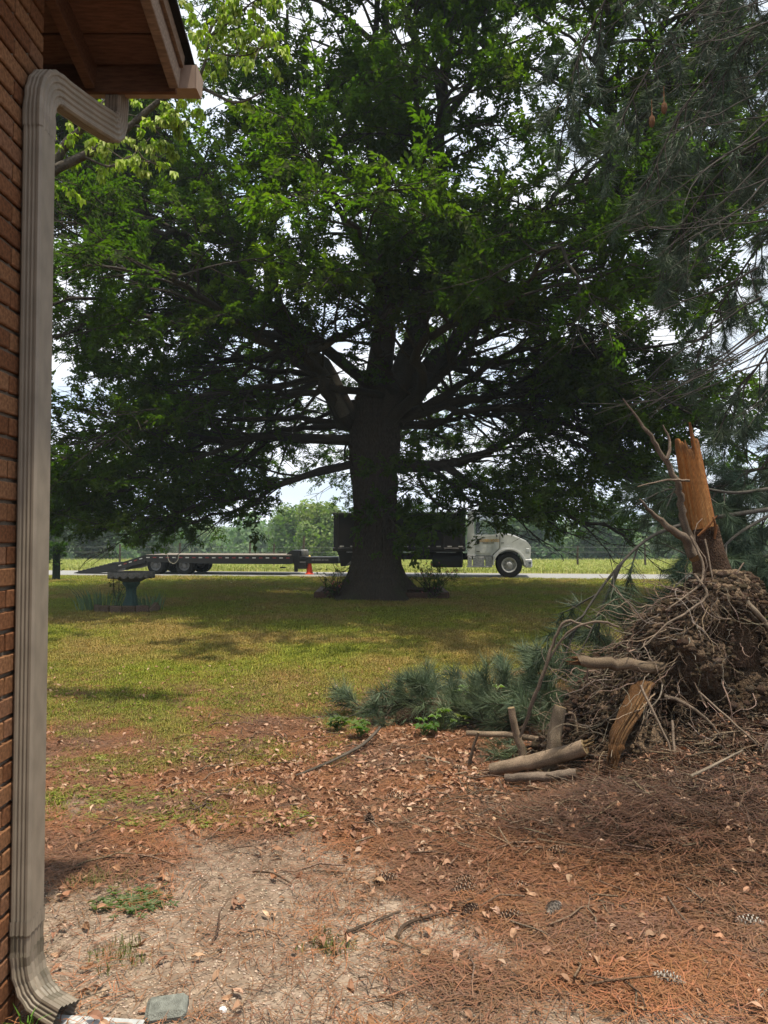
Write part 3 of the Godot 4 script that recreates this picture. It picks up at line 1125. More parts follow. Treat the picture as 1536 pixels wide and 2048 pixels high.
func azalea(at: Vector3, h: float, count: int, label: String) -> void:
	var a := thing("azalea_bush", label, "bush", at, 0.0, "azaleas at the foot of the oak")
	var st := MB.new()
	var xs: Array[Transform3D] = []
	var cs := PackedColorArray()
	var fl: Array[Transform3D] = []
	var fc := PackedColorArray()
	for i in 16:
		var d := (Vector3.UP * 1.1 + rdir() * 0.8).normalized()
		d.y = absf(d.y)
		var p := [Vector3(rr(-0.1, 0.1), 0, rr(-0.1, 0.1))]
		for s in 4:
			d = (d + rdir() * 0.35).normalized()
			p.append(p[-1] + d * h * rr(0.18, 0.3))
		st.tube(p, [0.012, 0.01, 0.008, 0.006, 0.003], 4, Color(0.07, 0.05, 0.04))
		for k in count / 16:
			var q: Vector3 = p[1 + rng.randi() % 4] + rdir() * 0.14
			xs.append(Transform3D(basis_to(rdir()).scaled(Vector3.ONE * rr(0.5, 0.9)), q))
			cs.append(vary(Color(0.07, 0.10, 0.03), 0.3))
			if k % 9 == 0:
				fl.append(Transform3D(basis_to((Vector3.UP + rdir()).normalized()).scaled(Vector3.ONE * rr(0.8, 1.2)), q + rdir() * 0.05))
				fc.append(vary(Color(0.55, 0.13, 0.16), 0.3))
	place("stems", st.done(M.limb), a)
	scatter("foliage", spray_mesh(9, 0.16, 0.06, 0.03, M.oakleaf, Color(0.7, 0.5, 0.4)), xs, cs, a)
	var f := MB.new()
	for i in 5:
		var g := TAU * i / 5
		add_leaf(f, Vector3.ZERO, Vector3(cos(g), 0.5, sin(g)).normalized(), Vector3.UP, 0.035, 0.025, Color.WHITE)
	scatter("flowers", f.done(M.softleaf), fl, fc, a)


# ---------------------------------------------------------------- truck and trailer
func wheel(called: String, parent: Node3D, at: Vector3, r: float, w: float, rim: Color, side := 1.0) -> void:
	var b := Basis(Vector3.RIGHT, PI * 0.5 * side)
	var t := MB.new()
	t.lathe([Vector2(r * 0.58, -w * 0.5), Vector2(r * 0.9, -w * 0.5), Vector2(r * 0.98, -w * 0.40), Vector2(r, -w * 0.3), Vector2(r, w * 0.3), Vector2(r * 0.98, w * 0.4), Vector2(r * 0.9, w * 0.5), Vector2(r * 0.62, w * 0.47), Vector2(r * 0.57, w * 0.42)], 32, Color(0.022, 0.021, 0.02))
	for i in 40:
		var g := TAU * i / 40
		t.box(Vector3(cos(g) * r, 0, sin(g) * r), Vector3(0.012, w * 0.55, r * 0.09), Color(0.02, 0.02, 0.02), 0.0, Basis(Vector3.UP, -g))
	var root := Node3D.new()
	root.name = called
	parent.add_child(root, true)
	root.position = at
	place("tyre", t.done(M.rubber), root, Transform3D(b, Vector3.ZERO))
	var m := MB.new()
	m.lathe([Vector2(r * 0.6, w * 0.44), Vector2(r * 0.56, w * 0.47), Vector2(r * 0.52, w * 0.42), Vector2(r * 0.48, w * 0.25), Vector2(r * 0.34, w * 0.22), Vector2(r * 0.3, w * 0.26), Vector2(r * 0.24, w * 0.28), Vector2(r * 0.22, w * 0.44), Vector2(r * 0.15, w * 0.48), Vector2(0.001, w * 0.48)], 28, rim)
	place("rim", m.done(M.metal), root, Transform3D(b, Vector3.ZERO))
	for i in 8:
		var g := TAU * i / 8
		var nut := MB.new()
		nut.lathe([Vector2(0.018, 0), Vector2(0.018, 0.03), Vector2(0.001, 0.034)], 6, rim * 0.5)
		piece("wheel_nut", i, nut.done(M.metal), root, Transform3D(b, b * Vector3(cos(g) * r * 0.38, w * 0.22, sin(g) * r * 0.38)))


func words_on(called: String, s: String, size: float, m: Material, parent: Node3D, at: Vector3, squeeze := 1.0) -> void:
	var t := TextMesh.new()
	var f := SystemFont.new()
	f.font_names = PackedStringArray(["Droid Sans"])
	f.font_weight = 700
	t.font = f
	t.text = s
	t.font_size = 32
	t.pixel_size = size / 32.0
	t.depth = 0.004
	t.material = m
	var o := MeshInstance3D.new()
	o.name = called
	parent.add_child(o, true)
	o.mesh = t
	o.transform = Transform3D(Basis.IDENTITY.scaled(Vector3(squeeze, 1, 1)), at)


func flat_col(c: Color, rough := 0.5) -> StandardMaterial3D:
	var m := StandardMaterial3D.new()
	m.albedo_color = c.linear_to_srgb()
	m.roughness = rough
	return m


func mbox(called: String, parent: Node3D, at: Vector3, size: Vector3, c: Color, m: Material, bevel := 0.01, bas := Basis.IDENTITY) -> MeshInstance3D:
	var b := MB.new()
	b.box(Vector3.ZERO, size, c, bevel)
	return place(called, b.done(m), parent, Transform3D(bas, at))


const TURN := -0.1332


func build_truck() -> void:
	var t := thing("dump_truck", "white cab dump truck with long black bed parked behind the oak", "truck", Vector3(-1.83, 0.008, -30.2), TURN)
	var bk := Color(0.017, 0.015, 0.015)
	var wh := Color(0.72, 0.73, 0.72)
	var bed := MB.new()
	bed.box(Vector3(2.55, 1.76, 0), Vector3(5.1, 1.4, 2.36), bk, 0.03)
	bed.box(Vector3(2.55, 1.07, 0), Vector3(5.14, 0.14, 2.44), bk * 1.3, 0.02)
	bed.box(Vector3(2.55, 2.46, 0), Vector3(5.16, 0.1, 2.46), bk * 1.4, 0.02)
	var b := place("dump_bed", bed.done(M.black), t)
	for i in 8:
		mbox("side_rib", b, Vector3(0.15 + i * 0.69, 1.76, 1.2), Vector3(0.1, 1.3, 0.06), bk * 1.2, M.black, 0.012)
	for i in 12:
		mbox("reflector", b, Vector3(0.35 + i * 0.42, 1.19, 1.235), Vector3(0.17, 0.045, 0.006), Color(0.55, 0.52, 0.5) if i % 2 == 0 else Color(0.5, 0.47, 0.45), M.white, 0.001)
	for i in 3:
		mbox("trim_strip", b, Vector3(0.9 + i * 1.75, 0.965, 1.19), Vector3(0.75, 0.025, 0.03), Color(0.5, 0.5, 0.5), M.metal, 0.002)
	var fr := MB.new()
	fr.box(Vector3(3.4, 0.78, 0.42), Vector3(6.6, 0.24, 0.09), bk, 0.01)
	fr.box(Vector3(3.4, 0.78, -0.42), Vector3(6.6, 0.24, 0.09), bk, 0.01)
	fr.box(Vector3(4.0, 0.86, 0), Vector3(2.0, 0.2, 1.9), bk, 0.02)
	place("chassis", fr.done(M.black), t)
	var tank := MB.new()
	tank.lathe([Vector2(0.001, 0), Vector2(0.27, 0.02), Vector2(0.29, 0.05), Vector2(0.29, 1.15), Vector2(0.27, 1.18), Vector2(0.001, 1.2)], 20, bk * 1.4, Vector3(3.85, 0.66, 0.85), Basis(Vector3(0, 1, 0), Vector3(1, 0, 0), Vector3(0, 0, -1)))
	place("fuel_tank", tank.done(M.black), t)
	var hp := MB.new()
	hp.prism(PackedVector2Array([Vector2(0.0, 1.0), Vector2(0.75, 1.0), Vector2(0.6, 0.62), Vector2(0.34, 0.38), Vector2(0.16, 0.38), Vector2(0.12, 0.7)]), -0.5, 0.5, bk)
	place("hitch_plate", hp.done(M.black), t)
	# cab
	var lower := MB.new()
	lower.prism(PackedVector2Array([Vector2(5.22, 0.86), Vector2(6.16, 0.86), Vector2(6.45, 1.15), Vector2(6.45, 1.66), Vector2(6.2, 1.64), Vector2(5.22, 1.64)]), -1.1, 1.1, wh)
	lower.box(Vector3(5.9, 2.55, 0), Vector3(1.0, 0.14, 2.0), wh, 0.05)
	lower.prism(PackedVector2Array([Vector2(5.22, 1.62), Vector2(5.5, 1.62), Vector2(5.45, 2.0), Vector2(5.5, 2.5), Vector2(5.26, 2.56)]), 1.0, 1.09, wh)
	lower.prism(PackedVector2Array([Vector2(5.22, 1.62), Vector2(5.5, 1.62), Vector2(5.45, 2.0), Vector2(5.5, 2.5), Vector2(5.26, 2.56)]), -1.09, -1.0, wh)
	for z in [[1.0, 1.08], [-1.08, -1.0]]:
		lower.prism(PackedVector2Array([Vector2(6.36, 1.62), Vector2(6.45, 1.62), Vector2(6.36, 2.5), Vector2(6.28, 2.5)]), z[0], z[1], wh)
	lower.box(Vector3(5.27, 2.05, 0), Vector3(0.08, 0.9, 2.0), wh, 0.02)
	var cab := place("cab", lower.done(M.white), t)
	var dm := MB.new()
	dm.prism(PackedVector2Array([Vector2(5.56, 0.93), Vector2(6.12, 0.93), Vector2(6.39, 1.2), Vector2(6.39, 1.62), Vector2(5.56, 1.62)]), 1.1, 1.118, wh)
	var door := place("door", dm.done(M.white), t)
	mbox("door_handle", door, Vector3(5.63, 1.39, 1.125), Vector3(0.11, 0.2, 0.02), Color(0.02, 0.02, 0.02), M.plastic, 0.03)
	mbox("door_grip", door, Vector3(5.63, 1.0, 1.122), Vector3(0.12, 0.03, 0.012), Color(0.03, 0.03, 0.03), M.plastic, 0.004)
	words_on("lettering", "FAULKNER WOODS", 0.15, flat_col(Color(0.62, 0.34, 0.03)), door, Vector3(6.02, 1.42, 1.121), 0.62)
	words_on("lettering", "TRUCKS & LAND", 0.075, flat_col(Color(0.12, 0.11, 0.08)), door, Vector3(6.02, 1.33, 1.121), 0.75)
	var pane := place("door_window", BoxMesh.new(), t, Transform3D(Basis.IDENTITY.scaled(Vector3(0.86, 0.84, 0.008)), Vector3(5.92, 2.06, 1.04)))
	pane.mesh.material = M.glass
	var pane2 := place("far_window", pane.mesh, t, Transform3D(Basis.IDENTITY.scaled(Vector3(0.86, 0.84, 0.008)), Vector3(5.92, 2.06, -1.04)))
	var wsb := place("windscreen", pane.mesh, t, Transform3D(Basis(Vector3(0, 0, 1), 0.1).scaled(Vector3.ONE) * Basis.from_scale(Vector3(0.01, 0.88, 1.98)), Vector3(6.38, 2.08, 0)))
	mbox("seat", t, Vector3(5.62, 1.75, 0.5), Vector3(0.16, 0.8, 0.5), Color(0.03, 0.03, 0.03), M.rubber, 0.05)
	var hood := MB.new()
	var hp2 := PackedVector2Array([Vector2(6.18, 0.45)])
	for i in 17:
		var a := PI - PI * i / 16.0
		hp2.append(Vector2(6.8 + cos(a) * 0.57, 0.5 + sin(a) * 0.57))
	hp2.append_array(PackedVector2Array([Vector2(7.42, 0.72), Vector2(7.6, 0.74), Vector2(7.63, 1.18), Vector2(7.5, 1.36), Vector2(6.95, 1.6), Vector2(6.47, 1.7), Vector2(6.47, 1.13), Vector2(6.19, 0.84)]))
	hood.prism(hp2, 0.55, 1.12, wh)
	hood.prism(hp2, -1.12, -0.55, wh)
	hood.prism(PackedVector2Array([Vector2(6.47, 0.9), Vector2(7.56, 0.9), Vector2(7.60, 1.24), Vector2(7.46, 1.42), Vector2(6.95, 1.66), Vector2(6.47, 1.75)]), -0.56, 0.56, wh)
	place("hood", hood.done(M.white), t)
	var arch := MB.new()
	var outer := PackedVector2Array()
	for i in 17:
		var a := PI - PI * i / 16.0
		outer.append(Vector2(6.8 + cos(a) * 0.62, 0.5 + sin(a) * 0.62))
	for i in 17:
		var a := PI * i / 16.0
		outer.append(Vector2(6.8 + cos(a) * 0.56, 0.5 + sin(a) * 0.56))
	arch.prism(outer, 1.115, 1.16, wh * 0.85)
	place("fender_lip", arch.done(M.white), t)
	mbox("hood_vent", t, Vector3(6.56, 1.33, 1.123), Vector3(0.1, 0.03, 0.01), Color(0.02, 0.02, 0.02), M.plastic, 0.003)
	mbox("headlight", t, Vector3(7.5, 1.05, 1.06), Vector3(0.2, 0.2, 0.14), Color(0.55, 0.58, 0.6), M.white, 0.05)
	mbox("bumper", t, Vector3(7.52, 0.56, 0), Vector3(0.3, 0.34, 2.3), Color(0.55, 0.57, 0.6), M.metal, 0.05)
	mbox("fog_lamp", t, Vector3(7.58, 0.58, 1.15), Vector3(0.1, 0.1, 0.02), Color(0.1, 0.12, 0.15), M.plastic, 0.03)
	for q in [[5.28, 0.16], [5.62, 0.44], [6.0, 0.26]]:
		mbox("step_box", t, Vector3(q[0] + 0.03, 0.62, 1.02), Vector3(q[1], 0.36, 0.2), Color(0.5, 0.5, 0.5), M.metal, 0.015)
	mbox("step", t, Vector3(5.68, 0.42, 1.05), Vector3(0.98, 0.05, 0.28), Color(0.5, 0.5, 0.5), M.metal, 0.01)
	mbox("sill", t, Vector3(5.7, 0.83, 1.04), Vector3(1.0, 0.06, 0.14), Color(0.35, 0.36, 0.36), M.metal, 0.01)
	mbox("mirror_arm", t, Vector3(6.34, 1.6, 1.2), Vector3(0.05, 0.08, 0.2), Color(0.02, 0.02, 0.02), M.plastic, 0.01)
	mbox("mirror", t, Vector3(6.36, 1.95, 1.28), Vector3(0.1, 0.55, 0.18), Color(0.02, 0.02, 0.02), M.plastic, 0.03)
	var rim := Color(0.45, 0.45, 0.45)
	wheel("wheel", t, Vector3(6.8, 0.49, 1.0), 0.49, 0.28, rim)
	wheel("wheel", t, Vector3(6.8, 0.49, -1.0), 0.49, 0.28, rim, -1.0)
	for x in [1.5]:
		for z in [1.0, 0.68, -0.68, -1.0]:
			wheel("wheel", t, Vector3(x, 0.49, z), 0.49, 0.26, rim * 0.5, signf(z))


func build_trailer() -> void:
	var x0 := -13.1
	var z0 := -28.75 - 0.75 + 0.134 * x0
	var t := thing("flatbed_trailer", "long low black equipment trailer with its tail ramp resting on the road", "trailer", Vector3(x0, 0.008, z0) + Vector3(0.132, 0, -0.991) * 1.2, TURN)
	var bk := Color(0.018, 0.017, 0.017)
	var k := 0.0205
	var deck := MB.new()
	deck.prism(PackedVector2Array([Vector2(3.15, 0.80), Vector2(9.35, 0.79), Vector2(9.35, 0.45), Vector2(6.2, 0.45), Vector2(3.2, 0.52)]), -1.18, 1.18, bk)
	var dk := place("deck", deck.done(M.black), t)
	for i in 22:
		mbox("reflector", dk, Vector3(3.3 + i * 0.285, 0.70, 1.184), Vector3(0.15, 0.04, 0.005), Color(0.5, 0.48, 0.46) if i % 2 == 0 else Color(0.22, 0.03, 0.03), M.white, 0.001)
	for i in 12:
		mbox("deck_plank", dk, Vector3(6.25, 0.808, -1.08 + i * 0.196), Vector3(6.1, 0.03, 0.186), vary(Color(0.28, 0.24, 0.2), 0.15), M.wood_dark, 0.005)
	var tail := MB.new()
	tail.prism(PackedVector2Array([Vector2(1.9, 0.42), Vector2(3.16, 0.80), Vector2(3.16, 0.50), Vector2(1.9, 0.16)]), -1.18, 1.18, bk)
	var bt := place("beavertail", tail.done(M.black), t)
	for i in 5:
		var f := (i + 0.5) / 5.0
		mbox("reflector", bt, Vector3(lerpf(1.95, 3.1, f), lerpf(0.33, 0.68, f), 1.184), Vector3(0.13, 0.04, 0.005), Color(0.5, 0.48, 0.46) if i % 2 == 0 else Color(0.22, 0.03, 0.03), M.white, 0.001, Basis(Vector3(0, 0, 1), 0.29))
	var rp := MB.new()
	for z in [[-1.18, -0.25], [0.25, 1.18]]:
		rp.prism(PackedVector2Array([Vector2(0.0, 0.02), Vector2(0.02, 0.05), Vector2(1.05, 0.30), Vector2(1.92, 0.45), Vector2(1.92, 0.2), Vector2(1.0, 0.03)]), z[0], z[1], bk)
	var ramp := place("ramp", rp.done(M.black), t)
	for i in 9:
		mbox("cleat", ramp, Vector3(0.2 + i * 0.19, 0.11 + i * 0.045, 0.71), Vector3(0.03, 0.04, 0.9), bk * 1.5, M.black, 0.006)
	mbox("ramp_foot", t, Vector3(2.05, 0.24, 1.0), Vector3(0.5, 0.16, 0.3), Color(0.12, 0.12, 0.12), M.metal, 0.02)
	for x in [3.62, 4.86]:
		for z in [1.02, 0.74, -0.74, -1.02]:
			wheel("wheel", t, Vector3(x, 0.385, z), 0.385, 0.24, Color(0.16, 0.16, 0.16), signf(z))
	mbox("axle", t, Vector3(3.62, 0.385, 0), Vector3(0.12, 0.12, 1.9), bk, M.black, 0.02)
	mbox("axle", t, Vector3(4.86, 0.385, 0), Vector3(0.12, 0.12, 1.9), bk, M.black, 0.02)
	mbox("drawbar", t, Vector3(10.25, 0.59, 0), Vector3(1.9, 0.28, 0.9), bk, M.black, 0.02)
	words_on("lettering", "HD SERIES 20 TON", 0.11, flat_col(Color(0.16, 0.16, 0.16)), t, Vector3(10.45, 0.6, 0.457), 0.75)
	var bh := MB.new()
	bh.prism(PackedVector2Array([Vector2(9.05, 0.82), Vector2(9.25, 1.0), Vector2(9.6, 1.0), Vector2(9.6, 0.3), Vector2(9.42, 0.3), Vector2(9.35, 0.5), Vector2(9.05, 0.5)]), -0.6, 0.6, bk)
	place("tool_tray", bh.done(M.black), t)
	var jk := MB.new()
	jk.lathe([Vector2(0.001, 0.0), Vector2(0.15, 0.0), Vector2(0.17, 0.03), Vector2(0.17, 0.22), Vector2(0.14, 0.28), Vector2(0.001, 0.29)], 18, Color(0.2, 0.2, 0.19), Vector3(9.75, 0.75, 0.3))
	place("winch_drum", jk.done(M.metal), t)
	mbox("landing_leg", t, Vector3(9.45, 0.36, 0.5), Vector3(0.14, 0.5, 0.14), bk, M.black, 0.015)
	mbox("battery_box", t, Vector3(9.7, 0.38, 0.35), Vector3(0.36, 0.3, 0.4), bk * 1.2, M.black, 0.03)
	mbox("step_plate", t, Vector3(9.0, 0.3, 0.9), Vector3(0.2, 0.05, 0.2), bk, M.black, 0.008)
	var ch := MB.new()
	ch.tube([Vector3(11.15, 0.52, 0), Vector3(11.35, 0.52, 0), Vector3(11.55, 0.5, 0)], [0.05, 0.06, 0.05], 8, bk)
	place("coupler", ch.done(M.black), t)
	var hose := MB.new()
	var hs := smoothline([Vector3(10.95, 0.5, 0.3), Vector3(11.1, 0.2, 0.32), Vector3(11.35, 0.12, 0.3), Vector3(11.6, 0.25, 0.2), Vector3(11.75, 0.55, 0.1)], [0.012, 0.012, 0.012, 0.012, 0.012], 5)
	hose.tube(hs[0], hs[1], 6, bk)
	place("air_hose", hose.done(M.rubber), t)
	var st := MB.new()
	var sl := smoothline([Vector3(4.15, 0.8, 1.19), Vector3(4.25, 0.55, 1.22), Vector3(4.45, 0.45, 1.22), Vector3(4.62, 0.6, 1.22), Vector3(4.65, 0.82, 1.19)], [0.018, 0.018, 0.018, 0.018, 0.018], 5)
	st.tube(sl[0], sl[1], 5, Color(0.3, 0.28, 0.22))
	place("strap", st.done(M.rubber), t)
	for q in [[7.6, 0.05], [7.9, 0.08], [8.4, 0.06], [8.75, 0.09]]:
		mbox("tie_ring", dk, Vector3(q[0], 0.83 + q[1], 0.3), Vector3(0.34, 0.02, 0.02), Color(0.06, 0.03, 0.025), M.metal, 0.004)


func build_verge() -> void:
	var c := thing("traffic_cone", "orange traffic cone with pale top standing behind the trailer drawbar", "traffic cone", Vector3(-3.1, 0.01, -30.85))
	var m := MB.new()
	m.lathe([Vector2(0.15, 0.03), Vector2(0.145, 0.05), Vector2(0.05, 0.62), Vector2(0.048, 0.64)], 20, Color(0.75, 0.07, 0.02))
	place("body", m.done(M.plastic), c)
	var m2 := MB.new()
	m2.lathe([Vector2(0.05, 0.64), Vector2(0.045, 0.74), Vector2(0.035, 0.78), Vector2(0.001, 0.79)], 20, Color(0.75, 0.55, 0.2))
	place("tip", m2.done(M.plastic), c)
	mbox("base", c, Vector3(0, 0.016, 0), Vector3(0.38, 0.032, 0.38), Color(0.7, 0.06, 0.02), M.plastic, 0.01)
	# post with vine near the left edge
	var p := thing("wooden_post", "thick dark green post wrapped in vine at the roadside by the ramp", "post", Vector3(-11.9, 0, -26.9))
	var b := MB.new()
	b.tube([Vector3(0, -0.1, 0), Vector3(0.01, 0.6, 0), Vector3(0, 1.2, 0)], [0.14, 0.13, 0.125], 14, Color(0.05, 0.07, 0.05), null, nz, 0.15)
	place("post_shaft", b.done(M.pinebark), p)
	var xs: Array[Transform3D] = []
	var cs := PackedColorArray()
	for i in 130:
		var a := rr(0, TAU)
		var y := 1.35 - absf(rng.randfn(0, 0.35))
		if y < 0.1:
			continue
		var d := Vector3(cos(a), rr(-0.4, 0.5), sin(a)).normalized()
		xs.append(Transform3D(basis_to(d).scaled(Vector3.ONE * rr(0.5, 1.0)), Vector3(cos(a) * 0.15, y, sin(a) * 0.15)))
		cs.append(vary(Color(0.06, 0.10, 0.03), 0.3))
	scatter("vine", spray_mesh(10, 0.2, 0.09, 0.06, M.oakleaf, Color(0.6, 0.5, 0.4)), xs, cs, p)
	# fence along the far side of the road
	var defs := [[500, 1.32], [548, 1.22], [608, 1.6], [880, 1.25], [1155, 1.1], [1290, 1.15], [360, 1.25], [240, 1.2], [1420, 1.15]]
	var names := ["second thin fence post left of the cone beyond the road", "thin grey fence post just left of the traffic cone", "tallest fence post, standing right behind the traffic cone", "fence post beyond the road hidden behind the black bed", "fence post beyond the road right of the truck", "fence post beyond the road behind the leaning pole", "fence post beyond the trailer's wheels", "fence post beyond the trailer's ramp", "rightmost fence post behind the uprooted stump"]
	var i := 0
	for d in defs:
		var z := -37.4
		var x: float = (d[0] - 768.0) / 1479.0 * 37.4
		var f := thing("fence_post", names[i], "fence post", Vector3(x, 0, z), 0, "posts of the field fence")
		var pm := MB.new()
		pm.tube([Vector3(0, -0.1, 0), Vector3(rr(-0.02, 0.02), d[1] * 0.5, 0), Vector3(rr(-0.03, 0.03), d[1], 0)], [0.075 if i == 2 else 0.055, 0.07 if i == 2 else 0.052, 0.065 if i == 2 else 0.05], 9, Color(0.13, 0.11, 0.085))
		place("shaft", pm.done(M.limb), f)
		i += 1
	for h in [0.45, 0.8, 1.05]:
		var wm := MB.new()
		wm.tube([Vector3(-26, h, -37.35), Vector3(0, h - 0.02, -37.35), Vector3(30, h, -37.35)], [0.005, 0.005, 0.005], 3, Color(0.3, 0.3, 0.3))
		tag(place("fence_wire", wm.done(M.metal)), ["lowest", "middle", "topmost"][[0.45, 0.8, 1.05].find(h)] + " wire of the field fence beyond the road", "fence wire", "wires of the field fence")


func build_birdbath() -> void:
	var at := Vector3(-5.42, 0, -15.9)
	var b := thing("bird_bath", "concrete bird bath with scalloped grey bowl on a fluted green pedestal", "bird bath", at)
	var gr := Color(0.20, 0.185, 0.165)
	var bowl := MB.new()
	var sides := 72
	var prof := [Vector2(0.10, 0.60), Vector2(0.2, 0.63), Vector2(0.34, 0.70), Vector2(0.455, 0.75), Vector2(0.475, 0.77), Vector2(0.47, 0.83), Vector2(0.44, 0.835), Vector2(0.40, 0.80), Vector2(0.25, 0.76), Vector2(0.001, 0.75)]
	for i in prof.size():
		for k in sides:
			var a := TAU * k / sides
			var r: float = prof[i].x
			var y: float = prof[i].y
			var lobe := absf(sin(a * 9.0))
			if i >= 3 and i <= 6:
				r += 0.018 * lobe
			if i == 3 or i == 4:
				y -= 0.055 * lobe
			bowl.vert(Vector3(cos(a) * r, y, sin(a) * r), Vector3.UP, vary(gr, 0.12))
	for i in prof.size() - 1:
		for k in sides:
			var a := i * sides + k
			var c := i * sides + (k + 1) % sides
			bowl.tri(a, c, a + sides)
			bowl.tri(c, c + sides, a + sides)
	bowl.smooth()
	if bowl.n[0].y > 0.0:
		for i in bowl.n.size():
			bowl.n[i] = -bowl.n[i]
	place("bowl", bowl.done(M.stone), b)
	var ped := MB.new()
	var pr := [Vector2(0.2, 0.0), Vector2(0.2, 0.05), Vector2(0.17, 0.07), Vector2(0.175, 0.1), Vector2(0.16, 0.16), Vector2(0.13, 0.24), Vector2(0.105, 0.34), Vector2(0.10, 0.44), Vector2(0.11, 0.5), Vector2(0.16, 0.56), Vector2(0.18, 0.58), Vector2(0.18, 0.62), Vector2(0.12, 0.64)]
	for i in pr.size():
		for k in 48:
			var a := TAU * k / 48
			var r: float = pr[i].x
			if i > 3 and i < 10:
				r *= 1.0 + 0.06 * cos(a * 12.0)
			ped.vert(Vector3(cos(a) * r, pr[i].y, sin(a) * r), Vector3.UP, vary(Color(0.055, 0.095, 0.085), 0.2))
	for i in pr.size() - 1:
		for k in 48:
			var a := i * 48 + k
			var c := i * 48 + (k + 1) % 48
			ped.tri(a, c, a + 48)
			ped.tri(c, c + 48, a + 48)
	ped.smooth()
	if ped.n[48 * 5].dot(ped.v[48 * 5] * Vector3(1, 0, 1)) < 0.0:
		for i in ped.n.size():
			ped.n[i] = -ped.n[i]
	place("pedestal", ped.done(M.stone), b)
	mbox("base_plate", b, Vector3(0, 0.02, 0), Vector3(0.44, 0.05, 0.44), Color(0.3, 0.29, 0.27), M.stone, 0.01)
	# edging bricks in a curve before it
	var words := ["leftmost", "second", "third", "fourth", "fifth", "tilted rightmost"]
	for i in 6:
		var a := lerpf(-0.85, 0.85, i / 5.0)
		var s := thing("edging_stone", words[i] + " brown edging stone of the curve before the bird bath", "edging stone", at + Vector3(sin(a) * 0.78, 0.07, cos(a) * 0.62 - 0.1), a, "edging stones round the bird bath")
		var m := MB.new()
		m.box(Vector3.ZERO, Vector3(0.26, 0.17, 0.1), vary(Color(0.13, 0.09, 0.065), 0.2), 0.02)
		place("stone", m.done(M.stone), s, Transform3D(Basis(Vector3(0, 0, 1), 0.7 if i == 5 else rr(-0.05, 0.05)), Vector3.ZERO))
	for q in [[Vector3(-0.62, 0.0, 0.05), 85, 0.62, "wide clump of grey-green iris blades left of the bird bath"], [Vector3(0.42, 0.0, 0.0), 55, 0.5, "smaller clump of iris blades right of the bird bath"]]:
		var ir := thing("iris_clump", q[3], "plant", at + q[0], 0, "irises round the bird bath")
		var m := MB.new()
		for i in q[1]:
			var root: Vector3 = Vector3(rr(-0.42, 0.38), 0, rr(-0.2, 0.2)) * (q[1] / 85.0)
			var out := (Vector3(root.x * 1.8, 0, root.z + rr(-0.3, 0.3)) + Vector3(rr(-0.25, 0.25), 0, 0))
			var l: float = q[2] * rr(0.6, 1.0)
			var w := 0.010
			var sd := Vector3(0.8, 0, rr(-0.5, 0.5)).normalized() * w
			var p0 := root
			var p1: Vector3 = root + Vector3(0, l * 0.55, 0) + out * l * 0.28
			var p2: Vector3 = root + Vector3(0, l * 0.92, 0) + out * l * 0.75
			if rng.randf() < 0.35:
				p2 = root + Vector3(0, l * 0.62, 0) + out * l * 1.25
			var col := vary(Color(0.075, 0.115, 0.055), 0.35)
			var nn := Vector3(0, 0.3, 1).normalized()
			var a := m.vert(p0 - sd, nn, col)
			var b2 := m.vert(p0 + sd, nn, col)
			var c := m.vert(p1 + sd, nn, col)
			var d := m.vert(p1 - sd, nn, col)
			var e := m.vert(p2, nn, col)
			m.tri(a, b2, c)
			m.tri(a, c, d)
			m.tri(d, c, e)
		place("blades", m.done(M.grass), ir)
	var sp := thing("sapling", "thin leafy sapling growing behind the left irises", "sapling", at + Vector3(-0.42, 0, -0.35))
	var sm := MB.new()
	var xs: Array[Transform3D] = []
	var cs := PackedColorArray()
	for i in 6:
		var d := (Vector3.UP + Vector3(rr(-0.8, 0.5), 0, rr(-0.3, 0.3))).normalized()
		var p := [Vector3.ZERO]
		for s in 4:
			d = (d + rdir() * 0.25).normalized()
			p.append(p[-1] + d * rr(0.15, 0.24))
		sm.tube(p, [0.01, 0.008, 0.006, 0.005, 0.003], 4, Color(0.07, 0.05, 0.04))
		for k in 14:
			xs.append(Transform3D(basis_to(rdir()).scaled(Vector3.ONE * rr(0.5, 0.9)), p[1 + rng.randi() % 4] + rdir() * 0.08))
			cs.append(vary(Color(0.10, 0.12, 0.035), 0.3))
	place("stems", sm.done(M.limb), sp)
	scatter("foliage", spray_mesh(5, 0.14, 0.055, 0.03, M.oakleaf, Color(0.6, 0.5, 0.4)), xs, cs, sp)


# ---------------------------------------------------------------- far trees
func clump_mesh(count: int, leaf: float, m: Material) -> ArrayMesh:
	var mb := MB.new()
	for i in count:
		var d := rdir()
		var p := d * pow(rr(0.25, 1.0), 0.4) * (1.0 + 0.25 * nz.get_noise_3dv(d * 40.0)) * 0.85
		var nn := (d + rdir() * 0.7).normalized()
		var u := nn.cross(rdir()).normalized() * leaf * rr(0.6, 1.2)
		var w := nn.cross(u).normalized() * leaf * rr(0.5, 1.0)
		var c := vary(Color(1, 1, 1), 0.3)
		var a := mb.vert(p - u, nn, c)
		var b := mb.vert(p - w, nn, c)
		var e := mb.vert(p + u, nn, c)
		var f := mb.vert(p + w, nn, c)
		mb.tri(a, b, e)
		mb.tri(a, e, f)
	return mb.done(m)


